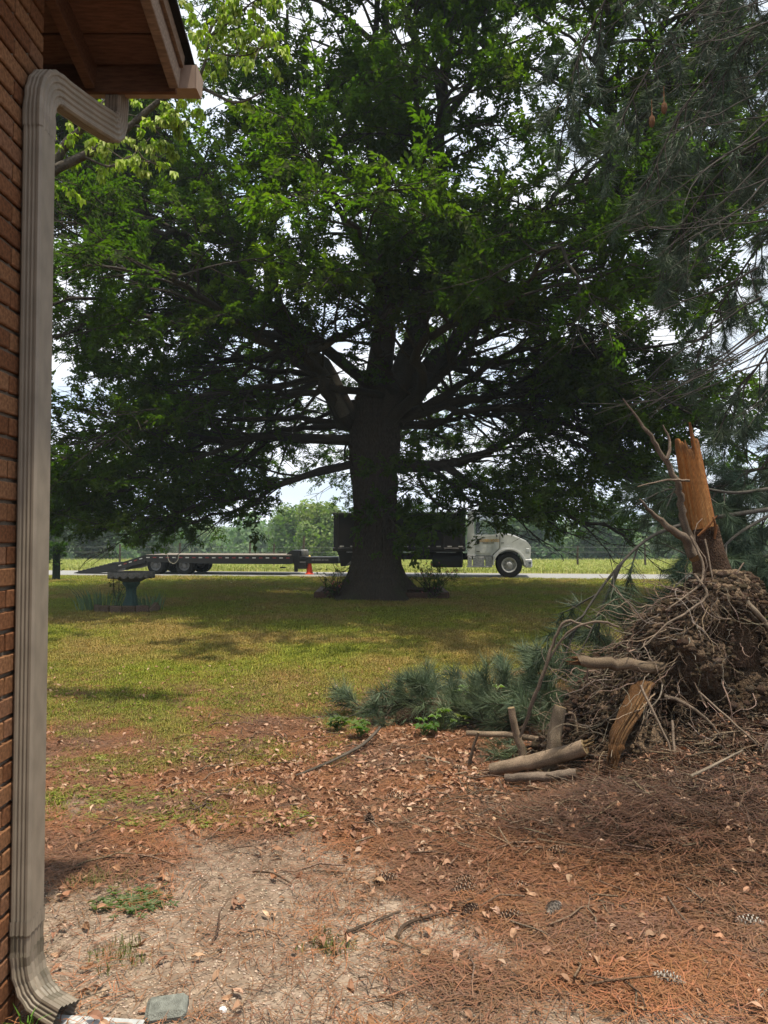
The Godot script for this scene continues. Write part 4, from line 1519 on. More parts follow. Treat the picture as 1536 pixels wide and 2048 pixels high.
func far_tree(called: String, label: String, x: float, z: float, h: float, w: float, col: Color, cm: ArrayMesh, clumps: int, low: float) -> void:
	var t := thing(called, label, "tree", Vector3(x, ground_y(x, z), z), 0, "trees standing beyond the field")
	var tr := MB.new()
	tr.tube([Vector3(0, -0.3, 0), Vector3(0.1, h * 0.4, 0), Vector3(0, h * 0.8, 0)], [h * 0.025, h * 0.018, h * 0.006], 7, Color(0.09, 0.075, 0.06))
	place("trunk", tr.done(M.limb), t)
	var xs: Array[Transform3D] = []
	var cs := PackedColorArray()
	for i in clumps:
		var y := lerpf(low, 0.92, (i + rr(0, 1)) / clumps)
		var r := w * 0.5 * sqrt(maxf(0.05, 1.0 - pow((y - 0.45) / 0.55, 2.0)))
		var a := i * 2.4
		var s := w * rr(0.2, 0.32)
		xs.append(Transform3D(Basis(Vector3.UP, rr(0, TAU)).scaled(Vector3(s, s * 0.8, s)), Vector3(cos(a) * r * rr(0.2, 0.8), y * h, sin(a) * r * rr(0.2, 0.8))))
		cs.append(vary(col, 0.22))
	scatter("crown", cm, xs, cs, t)


func build_far() -> void:
	var cm := clump_mesh(260, 0.13, M.softleaf)
	var dark := Color(0.045, 0.062, 0.035)
	far_tree("cedar_tree", "dark cedar at the field's left end, nearest the vine post", -27.5, -60, 6.2, 5.0, dark * 1.5, cm, 30, 0.05)
	far_tree("cedar_tree", "dark cedar rising behind the trailer's ramp", -24.5, -63, 5.6, 4.6, dark * 1.5, cm, 26, 0.05)
	far_tree("cedar_tree", "smaller dark cedar right of the other two beyond the ramp", -21.0, -68, 4.2, 4.0, dark * 1.8, cm, 22, 0.05)
	far_tree("willow_tree", "pale yellow-green young tree behind the traffic cone", -6.2, -70, 5.8, 5.6, Color(0.24, 0.30, 0.09), cm, 26, 0.12)
	far_tree("willow_tree", "pale green bushy tree just left of the tallest fence post", -9.2, -78, 6.2, 6.0, Color(0.17, 0.24, 0.08), cm, 26, 0.1)
	far_tree("broadleaf_tree", "round green tree right of the truck's bumper beyond the field", 16.5, -84, 6.5, 7.5, Color(0.09, 0.15, 0.06), cm, 26, 0.08)
	far_tree("broadleaf_tree", "green tree behind the leaning grey pole beyond the field", 23.5, -80, 7.0, 7.0, Color(0.08, 0.13, 0.055), cm, 26, 0.08)
	far_tree("broadleaf_tree", "green tree beyond the field behind the stump's right side", 34.0, -78, 7.5, 8.0, Color(0.085, 0.13, 0.05), cm, 26, 0.08)
	# the wood on the far slope reads as one mass
	var xs: Array[Transform3D] = []
	var cs := PackedColorArray()
	for i in 700:
		var z := -lerpf(105.0, 330.0, pow(rng.randf(), 1.3))
		var x := rr(-0.75, 0.75) * -z
		var r := rr(1.7, 3.3) * (1.0 + (-z - 100.0) * 0.0024)
		var gy := ground_y(x, z)
		for k in 2:
			xs.append(Transform3D(Basis(Vector3.UP, rr(0, TAU)).scaled(Vector3(r, r * rr(0.9, 1.3), r)), Vector3(x + rr(-2, 2), gy + r * (0.6 + 0.95 * k) , z + rr(-2, 2))))
			cs.append(vary(Color(0.15, 0.225, 0.10).lerp(Color(0.27, 0.34, 0.14), rng.randf() * rng.randf()), 0.2))
	var wd := scatter("woods", cm, xs, cs)
	tag(wd, "hazy green wood filling the far slope behind the field", "woods")


# ---------------------------------------------------------------- uprooted stump
func wander(start: Vector3, dir: Vector3, length: float, steps: int, wig: float, grav: float) -> Array:
	var p := [start]
	var d := dir.normalized()
	for i in steps:
		d = (d + rdir() * wig + Vector3(0, -grav, 0)).normalized()
		var q: Vector3 = p[-1] + d * length / steps
		q.y = maxf(q.y, ground_y(q.x, q.z) + 0.01)
		p.append(q)
	return p


func taper(count: int, r0: float, r1: float) -> Array:
	var o := []
	for i in count:
		o.append(lerpf(r0, r1, float(i) / (count - 1)))
	return o


func ball_at(y: float) -> Vector3:   # centre x, radius x, radius z
	var ys := [-0.1, 0.15, 0.4, 0.7, 0.9, 1.05, 1.18, 1.28, 1.38]
	var cx := [1.93, 1.98, 2.03, 2.09, 2.15, 2.20, 2.25, 2.30, 2.32]
	var rx := [0.98, 0.86, 0.73, 0.58, 0.46, 0.36, 0.27, 0.19, 0.05]
	var i := 0
	while i < ys.size() - 2 and ys[i + 1] < y:
		i += 1
	var t := clampf((y - ys[i]) / (ys[i + 1] - ys[i]), 0, 1)
	var r := lerpf(rx[i], rx[i + 1], t)
	return Vector3(lerpf(cx[i], cx[i + 1], t), r, r * 0.72)


func build_stump() -> void:
	var o := Vector3(2.1, 0, -5.05)
	var s := thing("uprooted_stump", "uprooted pine stump with earth-clogged root ball and splintered orange trunk", "tree stump", o)
	var caves := [[Vector3(2.40, 0.84, -4.66), 0.17], [Vector3(2.34, 0.98, -4.72), 0.11], [Vector3(2.0, 0.47, -4.52), 0.13], [Vector3(2.55, 0.5, -4.6), 0.16], [Vector3(1.86, 0.30, -4.48), 0.09], [Vector3(2.12, 0.98, -4.72), 0.06], [Vector3(1.72, 0.55, -4.55), 0.1], [Vector3(2.2, 0.36, -4.5), 0.1]]
	var mb := MB.new()
	var rows := 130
	var sides := 210
	for j in rows:
		var y := lerpf(-0.1, 1.37, float(j) / (rows - 1))
		var b := ball_at(y)
		for k in sides:
			var a := TAU * k / sides
			var d := Vector3(cos(a), 0, sin(a))
			var p := Vector3(b.x + d.x * b.y, y, -5.05 + d.z * b.z)
			var q := p * 100.0
			var big := nz.get_noise_3dv(q * 0.9)
			var lump := absf(nf.get_noise_3dv(q * 2.2))
			var fine := nf.get_noise_3dv(q * 6.0)
			var out := (d + Vector3(0, 0.45, 0)).normalized()
			var push := big * 0.20 + lump * 0.09 + fine * 0.022 - 0.02
			var cave_shade := 0.0
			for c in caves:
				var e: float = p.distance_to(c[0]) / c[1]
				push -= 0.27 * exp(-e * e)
				cave_shade = maxf(cave_shade, exp(-e * e * 0.8))
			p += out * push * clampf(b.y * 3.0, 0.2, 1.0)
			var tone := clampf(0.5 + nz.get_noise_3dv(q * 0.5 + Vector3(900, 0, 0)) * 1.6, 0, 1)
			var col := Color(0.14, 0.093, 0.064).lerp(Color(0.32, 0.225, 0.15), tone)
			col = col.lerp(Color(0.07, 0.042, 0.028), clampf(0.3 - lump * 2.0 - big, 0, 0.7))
			col = col.lerp(Color(0.05, 0.032, 0.022), cave_shade * 0.8)  # shade of the hollows painted into the soil colour
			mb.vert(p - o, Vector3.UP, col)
	for j in rows - 1:
		for k in sides:
			var a := j * sides + k
			var b := j * sides + (k + 1) % sides
			mb.tri(a, a + sides, b)
			mb.tri(b, a + sides, b + sides)
	mb.smooth()
	var probe := sides * 30
	if mb.n[probe].dot(mb.v[probe] * Vector3(1, 0, 1)) < 0.0:
		for i in mb.n.size():
			mb.n[i] = -mb.n[i]
	place("root_ball", mb.done(M.dirt), s)
	# trunk with bark
	var tp := [Vector3(2.44, 0.75, -5.2), Vector3(2.41, 0.98, -5.2), Vector3(2.36, 1.16, -5.2), Vector3(2.31, 1.32, -5.2), Vector3(2.275, 1.48, -5.2), Vector3(2.24, 1.66, -5.2)]
	var tb := MB.new()
	var path := []
	for q in tp:
		path.append(q - o)
	var tl := smoothline(path, [0.34, 0.25, 0.175, 0.135, 0.115, 0.106], 5)
	tb.tube(tl[0], tl[1], 28, Color(0.20, 0.125, 0.085), Color(0.4, 0.2, 0.08), nf, 0.2)
	place("trunk", tb.done(M.pinebark), s)
	# bare splintered top: shell with a torn rim
	var sp := MB.new()
	var n := 40
	var rings := 16
	var lean := Vector3(-0.17, 1.0, 0.0)
	var base := Vector3(2.245, 1.62, -5.2) - o
	var tops := []
	for k in n:
		var a := TAU * k / n
		var x := cos(a)
		var h := 0.60 + 0.05 * nf.get_noise_1d(k * 40.0)
		if sin(a) > -0.2:
			h = 0.60 + 0.05 * exp(-pow((x + 0.9) / 0.2, 2)) + 0.16 * exp(-pow((x - 0.30) / 0.08, 2)) + 0.05 * exp(-pow((x + 0.45) / 0.06, 2)) + 0.05 * exp(-pow((x - 0.75) / 0.2, 2)) - 0.03 * exp(-pow((x + 0.2) / 0.3, 2))
		h += rr(-0.025, 0.03)
		tops.append(h)
	for j in rings + 8:
		for k in n:
			var a := TAU * k / n
			var h: float = tops[k]
			var inner := j >= rings
			var t := float(j) / (rings - 1) if not inner else 1.0 - float(j - rings) / 7.0 * 0.35
			var y := h * t - (0.05 * sin(a * 3.0 + 1.0) if j == 0 else 0.0)
			var r := lerpf(0.098, 0.082, t) * (1.0 + 0.07 * nf.get_noise_2d(k * 45.0, t * 20.0) + (0.10 * exp(-t * 7.0) if sin(a) > 0.3 and cos(a) < 0.2 else 0.0))
			if inner:
				r *= 0.72 - 0.06 * (j - rings)
			var flat := 0.86 if sin(a) > 0.0 else 1.0
			var grain := clampf(0.5 + 1.4 * nf.get_noise_2d(k * 80.0, t * 14.0), 0, 1)
			var col := Color(0.74, 0.25, 0.05).lerp(Color(0.92, 0.50, 0.19), grain * (0.5 + 0.5 * (1.0 - t)))
			if cos(a) > 0.86 or sin(a) < -0.55:
				col = Color(0.17, 0.10, 0.065)
			if t > 0.93 and not inner:
				col = col.lerp(Color(0.30, 0.16, 0.075), 0.6)
			sp.vert(base + lean * y + Vector3(cos(a) * r, 0, sin(a) * r * flat), Vector3.UP, col)
	for j in rings + 7:
		for k in n:
			var a := j * n + k
			var b := j * n + (k + 1) % n
			sp.tri(a, a + n, b)
			sp.tri(b, a + n, b + n)
	sp.smooth()
	var pr := n * 5
	if sp.n[pr].dot((sp.v[pr] - base) * Vector3(1, 0, 1)) < 0.0:
		for i in sp.n.size():
			sp.n[i] = -sp.n[i]
	place("splintered_top", sp.done(M.split), s)
	var tan := Color(0.44, 0.335, 0.25)
	for q in [[Vector3(2.16, 1.60, -5.09), Vector3(2.22, 1.66, -5.085), Vector3(2.29, 1.74, -5.08)], [Vector3(2.27, 1.58, -5.08), Vector3(2.28, 1.66, -5.075), Vector3(2.26, 1.73, -5.08)]]:
		var m := MB.new()
		m.tube([q[0] - o, q[1] - o, q[2] - o], [0.008, 0.012, 0.003], 5, Color(0.5, 0.2, 0.07))
		place("splinter", m.done(M.split), s)
	# named roots, thick ones first
	var mains := [
		[[Vector3(2.16, 1.5, -5.16), Vector3(2.10, 1.66, -5.16), Vector3(2.065, 1.86, -5.14), Vector3(2.03, 1.98, -5.12), Vector3(1.95, 2.11, -5.1), Vector3(1.86, 2.26, -5.08), Vector3(1.75, 2.41, -5.08), Vector3(1.65, 2.55, -5.08)], [0.034, 0.028, 0.025, 0.022, 0.019, 0.015, 0.009, 0.003], tan * 0.75],
		[[Vector3(1.95, 2.13, -5.08), Vector3(1.98, 2.25, -5.1), Vector3(1.93, 2.37, -5.1)], [0.014, 0.01, 0.004], tan],
		[[Vector3(2.1, 1.98, -5.08), Vector3(1.92, 1.98, -5.0), Vector3(1.7, 1.93, -4.95)], [0.01, 0.007, 0.003], tan],
		[[Vector3(2.12, 1.45, -5.05), Vector3(2.06, 1.57, -5.05), Vector3(1.93, 1.65, -5.0), Vector3(1.83, 1.74, -5.0), Vector3(1.73, 1.85, -5.0)], [0.04, 0.032, 0.024, 0.015, 0.005], tan * 0.7],
		[[Vector3(2.12, 0.70, -4.98), Vector3(1.75, 0.76, -4.76), Vector3(1.41, 0.80, -4.68), Vector3(1.22, 0.82, -4.64)], [0.046, 0.04, 0.038, 0.035], Color(0.38, 0.28, 0.19)],
		[[Vector3(1.64, 0.66, -4.72), Vector3(1.52, 0.53, -4.58), Vector3(1.42, 0.40, -4.5), Vector3(1.37, 0.27, -4.46), Vector3(1.35, 0.14, -4.46)], [0.05, 0.06, 0.05, 0.03, 0.012], Color(0.40, 0.19, 0.07)],
		[[Vector3(1.46, 0.24, -4.45), Vector3(1.40, 0.12, -4.42), Vector3(1.35, 0.02, -4.42)], [0.03, 0.045, 0.035], Color(0.36, 0.21, 0.10)],
		[[Vector3(1.45, 0.08, -4.45), Vector3(1.27, 0.06, -4.4), Vector3(1.12, 0.02, -4.36)], [0.03, 0.032, 0.02], Color(0.36, 0.24, 0.12)],
		[[Vector3(1.72, 0.62, -4.55), Vector3(1.80, 0.60, -4.45), Vector3(1.92, 0.50, -4.4), Vector3(1.98, 0.42, -4.38)], [0.02, 0.017, 0.012, 0.007], tan],
		[[Vector3(1.35, 1.0, -4.85), Vector3(1.17, 1.05, -4.8), Vector3(1.09, 0.9, -4.8), Vector3(1.01, 0.67, -4.8), Vector3(0.95, 0.47, -4.85), Vector3(0.89, 0.28, -4.9)], [0.012, 0.014, 0.016, 0.018, 0.02, 0.012], tan * 0.75],
		[[Vector3(1.5, 1.02, -4.75), Vector3(1.35, 1.06, -4.7), Vector3(1.2, 1.0, -4.75), Vector3(1.1, 0.86, -4.8), Vector3(1.0, 0.62, -4.85), Vector3(0.93, 0.4, -4.88)], [0.012, 0.013, 0.012, 0.012, 0.012, 0.006], tan],
		[[Vector3(2.35, 1.2, -4.85), Vector3(2.42, 1.1, -4.82), Vector3(2.55, 0.95, -4.85), Vector3(2.75, 0.7, -4.9)], [0.03, 0.028, 0.025, 0.015], Color(0.42, 0.33, 0.24)],
		[[Vector3(1.55, 0.7, -4.5), Vector3(1.62, 0.5, -4.4), Vector3(1.68, 0.32, -4.36), Vector3(1.66, 0.15, -4.33)], [0.012, 0.011, 0.009, 0.004], tan * 1.15],
		[[Vector3(1.72, 0.5, -4.45), Vector3(1.70, 0.32, -4.36), Vector3(1.78, 0.2, -4.3), Vector3(1.84, 0.16, -4.28)], [0.012, 0.012, 0.009, 0.004], tan * 1.1],
		[[Vector3(1.9, 0.66, -4.5), Vector3(2.05, 0.5, -4.35), Vector3(2.18, 0.35, -4.3), Vector3(2.2, 0.12, -4.25)], [0.01, 0.009, 0.007, 0.003], tan * 1.2],
		[[Vector3(2.05, 1.35, -4.9), Vector3(2.1, 1.22, -4.82), Vector3(1.95, 1.12, -4.75), Vector3(1.8, 1.05, -4.7), Vector3(1.62, 0.9, -4.66)], [0.014, 0.012, 0.012, 0.01, 0.005], tan * 1.1],
		[[Vector3(2.07, 1.6, -5.0), Vector3(2.12, 1.45, -4.95), Vector3(2.1, 1.3, -4.9), Vector3(1.96, 1.2, -4.84), Vector3(1.82, 1.12, -4.8)], [0.013, 0.014, 0.013, 0.01, 0.006], tan * 1.15],
		[[Vector3(2.16, 1.58, -4.98), Vector3(2.17, 1.4, -4.93), Vector3(2.19, 1.22, -4.9)], [0.009, 0.009, 0.005], tan * 1.1],
		[[Vector3(2.42, 1.42, -4.98), Vector3(2.32, 1.3, -4.95), Vector3(2.26, 1.2, -4.92)], [0.008, 0.009, 0.008], tan * 1.1],
	]
	var k := 0
	for q in mains:
		var p := []
		for w in q[0]:
			p.append(w - o)
		var rad0: Array = q[1].duplicate()
		if k >= 8:
			for e in rad0.size():
				rad0[e] *= 0.68
		var l := smoothline(p, rad0, 5)
		for i in range(1, l[0].size() - 1):
			l[0][i] += rdir() * minf(float(l[1][i]) * 0.45, 0.016)
		var m := MB.new()
		m.tube(l[0], l[1], 10 if q[1][0] > 0.025 else 6, q[2], Color(0.5, 0.3, 0.14), nf, 0.22)
		var nd := piece("root", k, m.done(M.split if k in [5, 6, 7] else M.root), s, Transform3D.IDENTITY)
		if k == 4:
			nd.set_meta("label", "stout broken root sticking out level to the left")
		if k == 5:
			nd.set_meta("label", "thick peeled orange root bent down to the ground")
		k += 1
	for i in 24:
		var g := TAU * i / 24.0
		var p := []
		var line: Array = mains[5][0]
		for j in line.size():
			var tw := g + j * 0.35
			var rad: float = [0.05, 0.054, 0.042, 0.03, 0.03][j]
			var q: Vector3 = line[j] - o
			p.append(q + Vector3(cos(tw), sin(tw) * 0.4, sin(tw)) * rad * rr(0.75, 1.3))
		if i % 3 != 1:
			p.resize(3 + i % 2)
		var l := smoothline(p, taper(p.size(), rr(0.012, 0.022), 0.002), 4)
		var m := MB.new()
		m.tube(l[0], l[1], 6, Color(0.74, 0.42, 0.18).lerp(Color(0.32, 0.15, 0.065), rng.randf()), null, nf, 0.5)
		piece("peeled_strip", i, m.done(M.split), s, Transform3D.IDENTITY)
	# torn end of the level root
	for i in 9:
		var m := MB.new()
		var a := rr(0, TAU)
		var b := Vector3(1.24, 0.82, -4.64) + Vector3(0, cos(a), sin(a)) * 0.018
		m.tube([b - o, b - o + Vector3(-rr(0.05, 0.13), rr(-0.02, 0.02), rr(-0.015, 0.015))], [0.011, 0.001], 4, Color(0.45, 0.23, 0.1))
		piece("splinter", 10 + i, m.done(M.split), s, Transform3D.IDENTITY)
	# medium roots over the ball's left and front
	for i in 190:
		var y := rr(0.25, 1.25)
		var b := ball_at(y)
		var a := rr(0.15, 1.0) * PI if rng.randf() < 0.16 else rr(0.62, 1.15) * PI
		var st := Vector3(b.x + cos(a) * b.y * 0.95, y, -5.05 + sin(a) * b.z * 0.95)
		var dir := Vector3(cos(a) - 0.5, rr(-0.5, 0.5), sin(a) * 0.8)
		var p := wander(st - o, dir, rr(0.2, 0.62), 10, 0.55, 0.07)
		for q in p.size():
			p[q].y = maxf(p[q].y, 0.05)
		var r0 := rr(0.0022, 0.0062)
		var m := MB.new()
		m.tube(p, taper(p.size(), r0, r0 * 0.35), 5, vary(tan * 1.2, 0.35))
		piece("root", k, m.done(M.root), s, Transform3D.IDENTITY)
		k += 1
	# hair roots, uncountable
	var hair := MB.new()
	for i in 700:
		var y := rr(0.1, 1.32)
		var b := ball_at(y)
		var a := (rr(0.55, 1.15) if i % 5 else rr(0.0, 0.6)) * PI
		var st := Vector3(b.x + cos(a) * b.y, y, -5.05 + sin(a) * b.z)
		var p := wander(st - o, Vector3(cos(a) - 0.25, rr(-0.6, 0.25), sin(a)), rr(0.10, 0.45) * (1.0 if i % 5 else 0.5), 6, 0.6, 0.14)
		var r0 := rr(0.0012, 0.003)
		hair.tube(p, taper(p.size(), r0, r0 * 0.5), 3, vary(Color(0.36, 0.255, 0.18) if i % 3 else Color(0.58, 0.46, 0.35), 0.35))
	place("fine_roots", hair.done(M.root), s).set_meta("kind", "stuff")
	# clods stuck in it
	var cl := MB.new()
	lump(cl, 1.0)
	var xs: Array[Transform3D] = []
	var cs := PackedColorArray()
	for i in 3600:
		var y := rr(0.0, 1.34)
		var b := ball_at(y)
		var a := rr(-0.1, 1.15) * PI
		var rad := rr(0.98, 1.08)
		var p := Vector3(b.x + cos(a) * b.y * rad, y, -5.05 + sin(a) * b.z * rad)
		p += (Vector3(cos(a), 0.45, sin(a))).normalized() * nz.get_noise_3dv(p * 90.0) * 0.18 * clampf(b.y * 3.0, 0.2, 1.0)
		var skip := false
		for c in caves:
			if p.distance_to(c[0]) < c[1] * 1.1:
				skip = true
		if skip:
			continue
		var sc := rr(0.006, 0.019) if rng.randf() < 0.93 else rr(0.02, 0.035)
		xs.append(Transform3D(basis_to(rdir()).scaled(Vector3(sc, sc * rr(0.6, 1), sc)), p - o))
		cs.append(vary(Color(0.19, 0.128, 0.088).lerp(Color(0.38, 0.28, 0.2), rng.randf() * rng.randf()), 0.3))
	scatter("clods", cl.done(M.dirt), xs, cs, s)


func lump(mb: MB, r: float) -> void:   # small rough stone
	var first := mb.v.size()
	var rings := 5
	var n := 7
	for j in rings + 1:
		for k in n:
			var a := TAU * k / n
			var t := PI * j / rings
			var d := Vector3(sin(t) * cos(a), cos(t), sin(t) * sin(a))
			mb.vert(d * r * rr(0.78, 1.12) if j > 0 and j < rings else d * r, d, Color.WHITE)
	for j in rings:
		for k in n:
			var a := first + j * n + k
			var b := first + j * n + (k + 1) % n
			mb.tri(a, a + n, b)
			mb.tri(b, a + n, b + n)


func stick(called: String, label: String, cat: String, pts: Array, r: Array, col: Color, endcol: Color, m: Material, sides := 12, rough := 0.25, group := "") -> Node3D:
	var at: Vector3 = pts[0]
	var t := thing(called, label, cat, at, 0.0, group)
	var p := []
	for q in pts:
		p.append(q - at)
	var l := smoothline(p, r, 5)
	for i in l[0].size():
		l[0][i] += Vector3(rr(-1, 1), rr(-1, 1), rr(-1, 1)) * minf(float(l[1][i]) * 0.12, 0.01)
	var mb := MB.new()
	mb.tube(l[0], l[1], sides, col, endcol, nf, rough)
	place("bark", mb.done(m), t)
	return t


func build_logs() -> void:
	var pale := Color(0.56, 0.41, 0.285)
	var cut := Color(0.62, 0.45, 0.25)
	var a := stick("log", "pale broken log sloping up to the right with orange torn end", "log", [Vector3(0.70, 0.075, -4.88), Vector3(0.86, 0.125, -4.83), Vector3(1.02, 0.175, -4.77), Vector3(1.25, 0.285, -4.64)], [0.038, 0.045, 0.048, 0.047], pale, cut, M.root)
	for i in 9:
		var m := MB.new()
		var g := rr(0, TAU)
		var b := Vector3(0.57, 0.20, 0.21) + Vector3(-0.04, sin(g) * 0.03, cos(g) * 0.03)
		m.tube([b, b + Vector3(rr(0.02, 0.09), rr(0.01, 0.05), rr(-0.01, 0.04))], [0.014, 0.002], 4, Color(0.55, 0.36, 0.17))
		piece("splinter", i, m.done(M.split), a, Transform3D.IDENTITY)
	var bare := MB.new()
	bare.tube([Vector3(0.40, 0.118, 0.125), Vector3(0.50, 0.165, 0.165), Vector3(0.565, 0.195, 0.205)], [0.040, 0.046, 0.044], 12, Color(0.45, 0.20, 0.065), null, nf, 0.3)
	place("bare_patch", bare.done(M.split), a)
	stick("log", "thinner grey log lying level under the pale broken log", "log", [Vector3(0.76, 0.085, -4.68), Vector3(0.9, 0.105, -4.64), Vector3(1.05, 0.125, -4.60), Vector3(1.18, 0.155, -4.56)], [0.024, 0.028, 0.03, 0.03], Color(0.42, 0.32, 0.245), Color(0.22, 0.15, 0.1), M.root)
	stick("log", "upright pale cut stub leaning before the dark pine needles", "log", [Vector3(1.08, 0.02, -4.86), Vector3(1.10, 0.25, -4.84), Vector3(1.14, 0.50, -4.83)], [0.05, 0.048, 0.043], Color(0.60, 0.47, 0.33), cut, M.root)
	stick("branch", "bent upright branch stub left of the cut stub", "branch", [Vector3(0.93, 0.0, -4.98), Vector3(0.92, 0.16, -4.98), Vector3(0.885, 0.28, -4.99), Vector3(0.85, 0.45, -5.0)], [0.026, 0.026, 0.025, 0.024], Color(0.50, 0.37, 0.26), cut, M.root)
	stick("branch", "thin upright branch with a hooked tip right of the cut stub", "branch", [Vector3(1.27, 0.02, -4.86), Vector3(1.26, 0.2, -4.86), Vector3(1.24, 0.42, -4.86), Vector3(1.20, 0.45, -4.86)], [0.016, 0.014, 0.012, 0.006], pale, cut, M.root, 7)
	stick("log", "short pale log end half buried under the grey log", "log", [Vector3(1.05, 0.01, -4.72), Vector3(1.06, 0.06, -4.7), Vector3(1.07, 0.10, -4.68)], [0.055, 0.056, 0.052], Color(0.45, 0.34, 0.2), cut, M.split)
	stick("branch", "pale branch lying behind the bent upright stub", "branch", [Vector3(0.6, 0.16, -5.45), Vector3(0.95, 0.17, -5.35), Vector3(1.3, 0.14, -5.2)], [0.02, 0.022, 0.02], pale, cut, M.root, 8)
	stick("branch", "small dark stub standing left of the bent upright stub", "branch", [Vector3(0.58, 0.02, -5.1), Vector3(0.6, 0.14, -5.08), Vector3(0.64, 0.27, -5.06)], [0.014, 0.012, 0.008], pale * 0.7, cut, M.root, 7)
	stick("branch", "pale stick at the right edge lying on dark earth", "branch", [Vector3(2.15, 0.33, -4.3), Vector3(2.5, 0.36, -4.35), Vector3(2.9, 0.38, -4.4)], [0.015, 0.017, 0.018], Color(0.40, 0.32, 0.24), cut, M.root, 8)
	stick("branch", "lower pale stick at the right edge under the first", "branch", [Vector3(2.05, 0.22, -3.95), Vector3(2.3, 0.24, -3.98), Vector3(2.6, 0.26, -4.0)], [0.02, 0.022, 0.022], Color(0.42, 0.34, 0.25), cut, M.root, 8)
	stick("branch", "pale sapling stem hung with brown needles at the right edge", "branch", [Vector3(2.15, 0.3, -4.3), Vector3(2.28, 0.55, -4.3), Vector3(2.34, 0.85, -4.32), Vector3(2.37, 1.0, -4.32)], [0.009, 0.01, 0.011, 0.009], Color(0.50, 0.40, 0.31), cut, M.root, 7)
	# wavy torn wood in the needles
	var w := thing("torn_wood", "torn chunk of wood with wavy striped grain in the pine needles", "wood chunk", Vector3(0.45, 0.13, -6.2))
	for i in 11:
		var m := MB.new()
		var t := (i - 5) / 5.0
		var p := []
		for q in 7:
			var u := q / 6.0
			var sag := 0.09 * sin(u * PI * 0.8 + 0.5) * (1.0 - absf(t) * 0.2)
			p.append(Vector3(-0.17 + 0.42 * u, t * 0.085 * (0.5 + 0.7 * sin(u * 2.6 + 0.3)) + 0.03 * sin(u * 5.0 + 0.6), sag - absf(t) * 0.04))
		m.tube(p, [0.012, 0.014, 0.015, 0.015, 0.014, 0.012, 0.004], 6, Color(0.52, 0.40, 0.28) if i % 2 else Color(0.22, 0.10, 0.06))
		piece("grain_strip", i, m.done(M.split), w, Transform3D.IDENTITY)
	var kn := MB.new()
	kn.tube([Vector3(-0.33, -0.06, -0.02), Vector3(-0.2, -0.02, 0), Vector3(0.05, 0.0, -0.02), Vector3(0.2, 0.02, -0.03)], [0.07, 0.10, 0.075, 0.03], 12, Color(0.13, 0.09, 0.06), null, nf, 0.5)
	place("bark", kn.done(M.pinebark), w)
	# soil heap next to the logs
	stick("branch", "long grey dead stick with side twigs lying on the litter", "branch", [Vector3(-0.58, 0.03, -4.9), Vector3(-0.36, 0.05, -5.15), Vector3(-0.15, 0.07, -5.5), Vector3(-0.03, 0.12, -5.78)], [0.008, 0.010, 0.012, 0.012], Color(0.24, 0.2, 0.16), cut, M.root, 7)
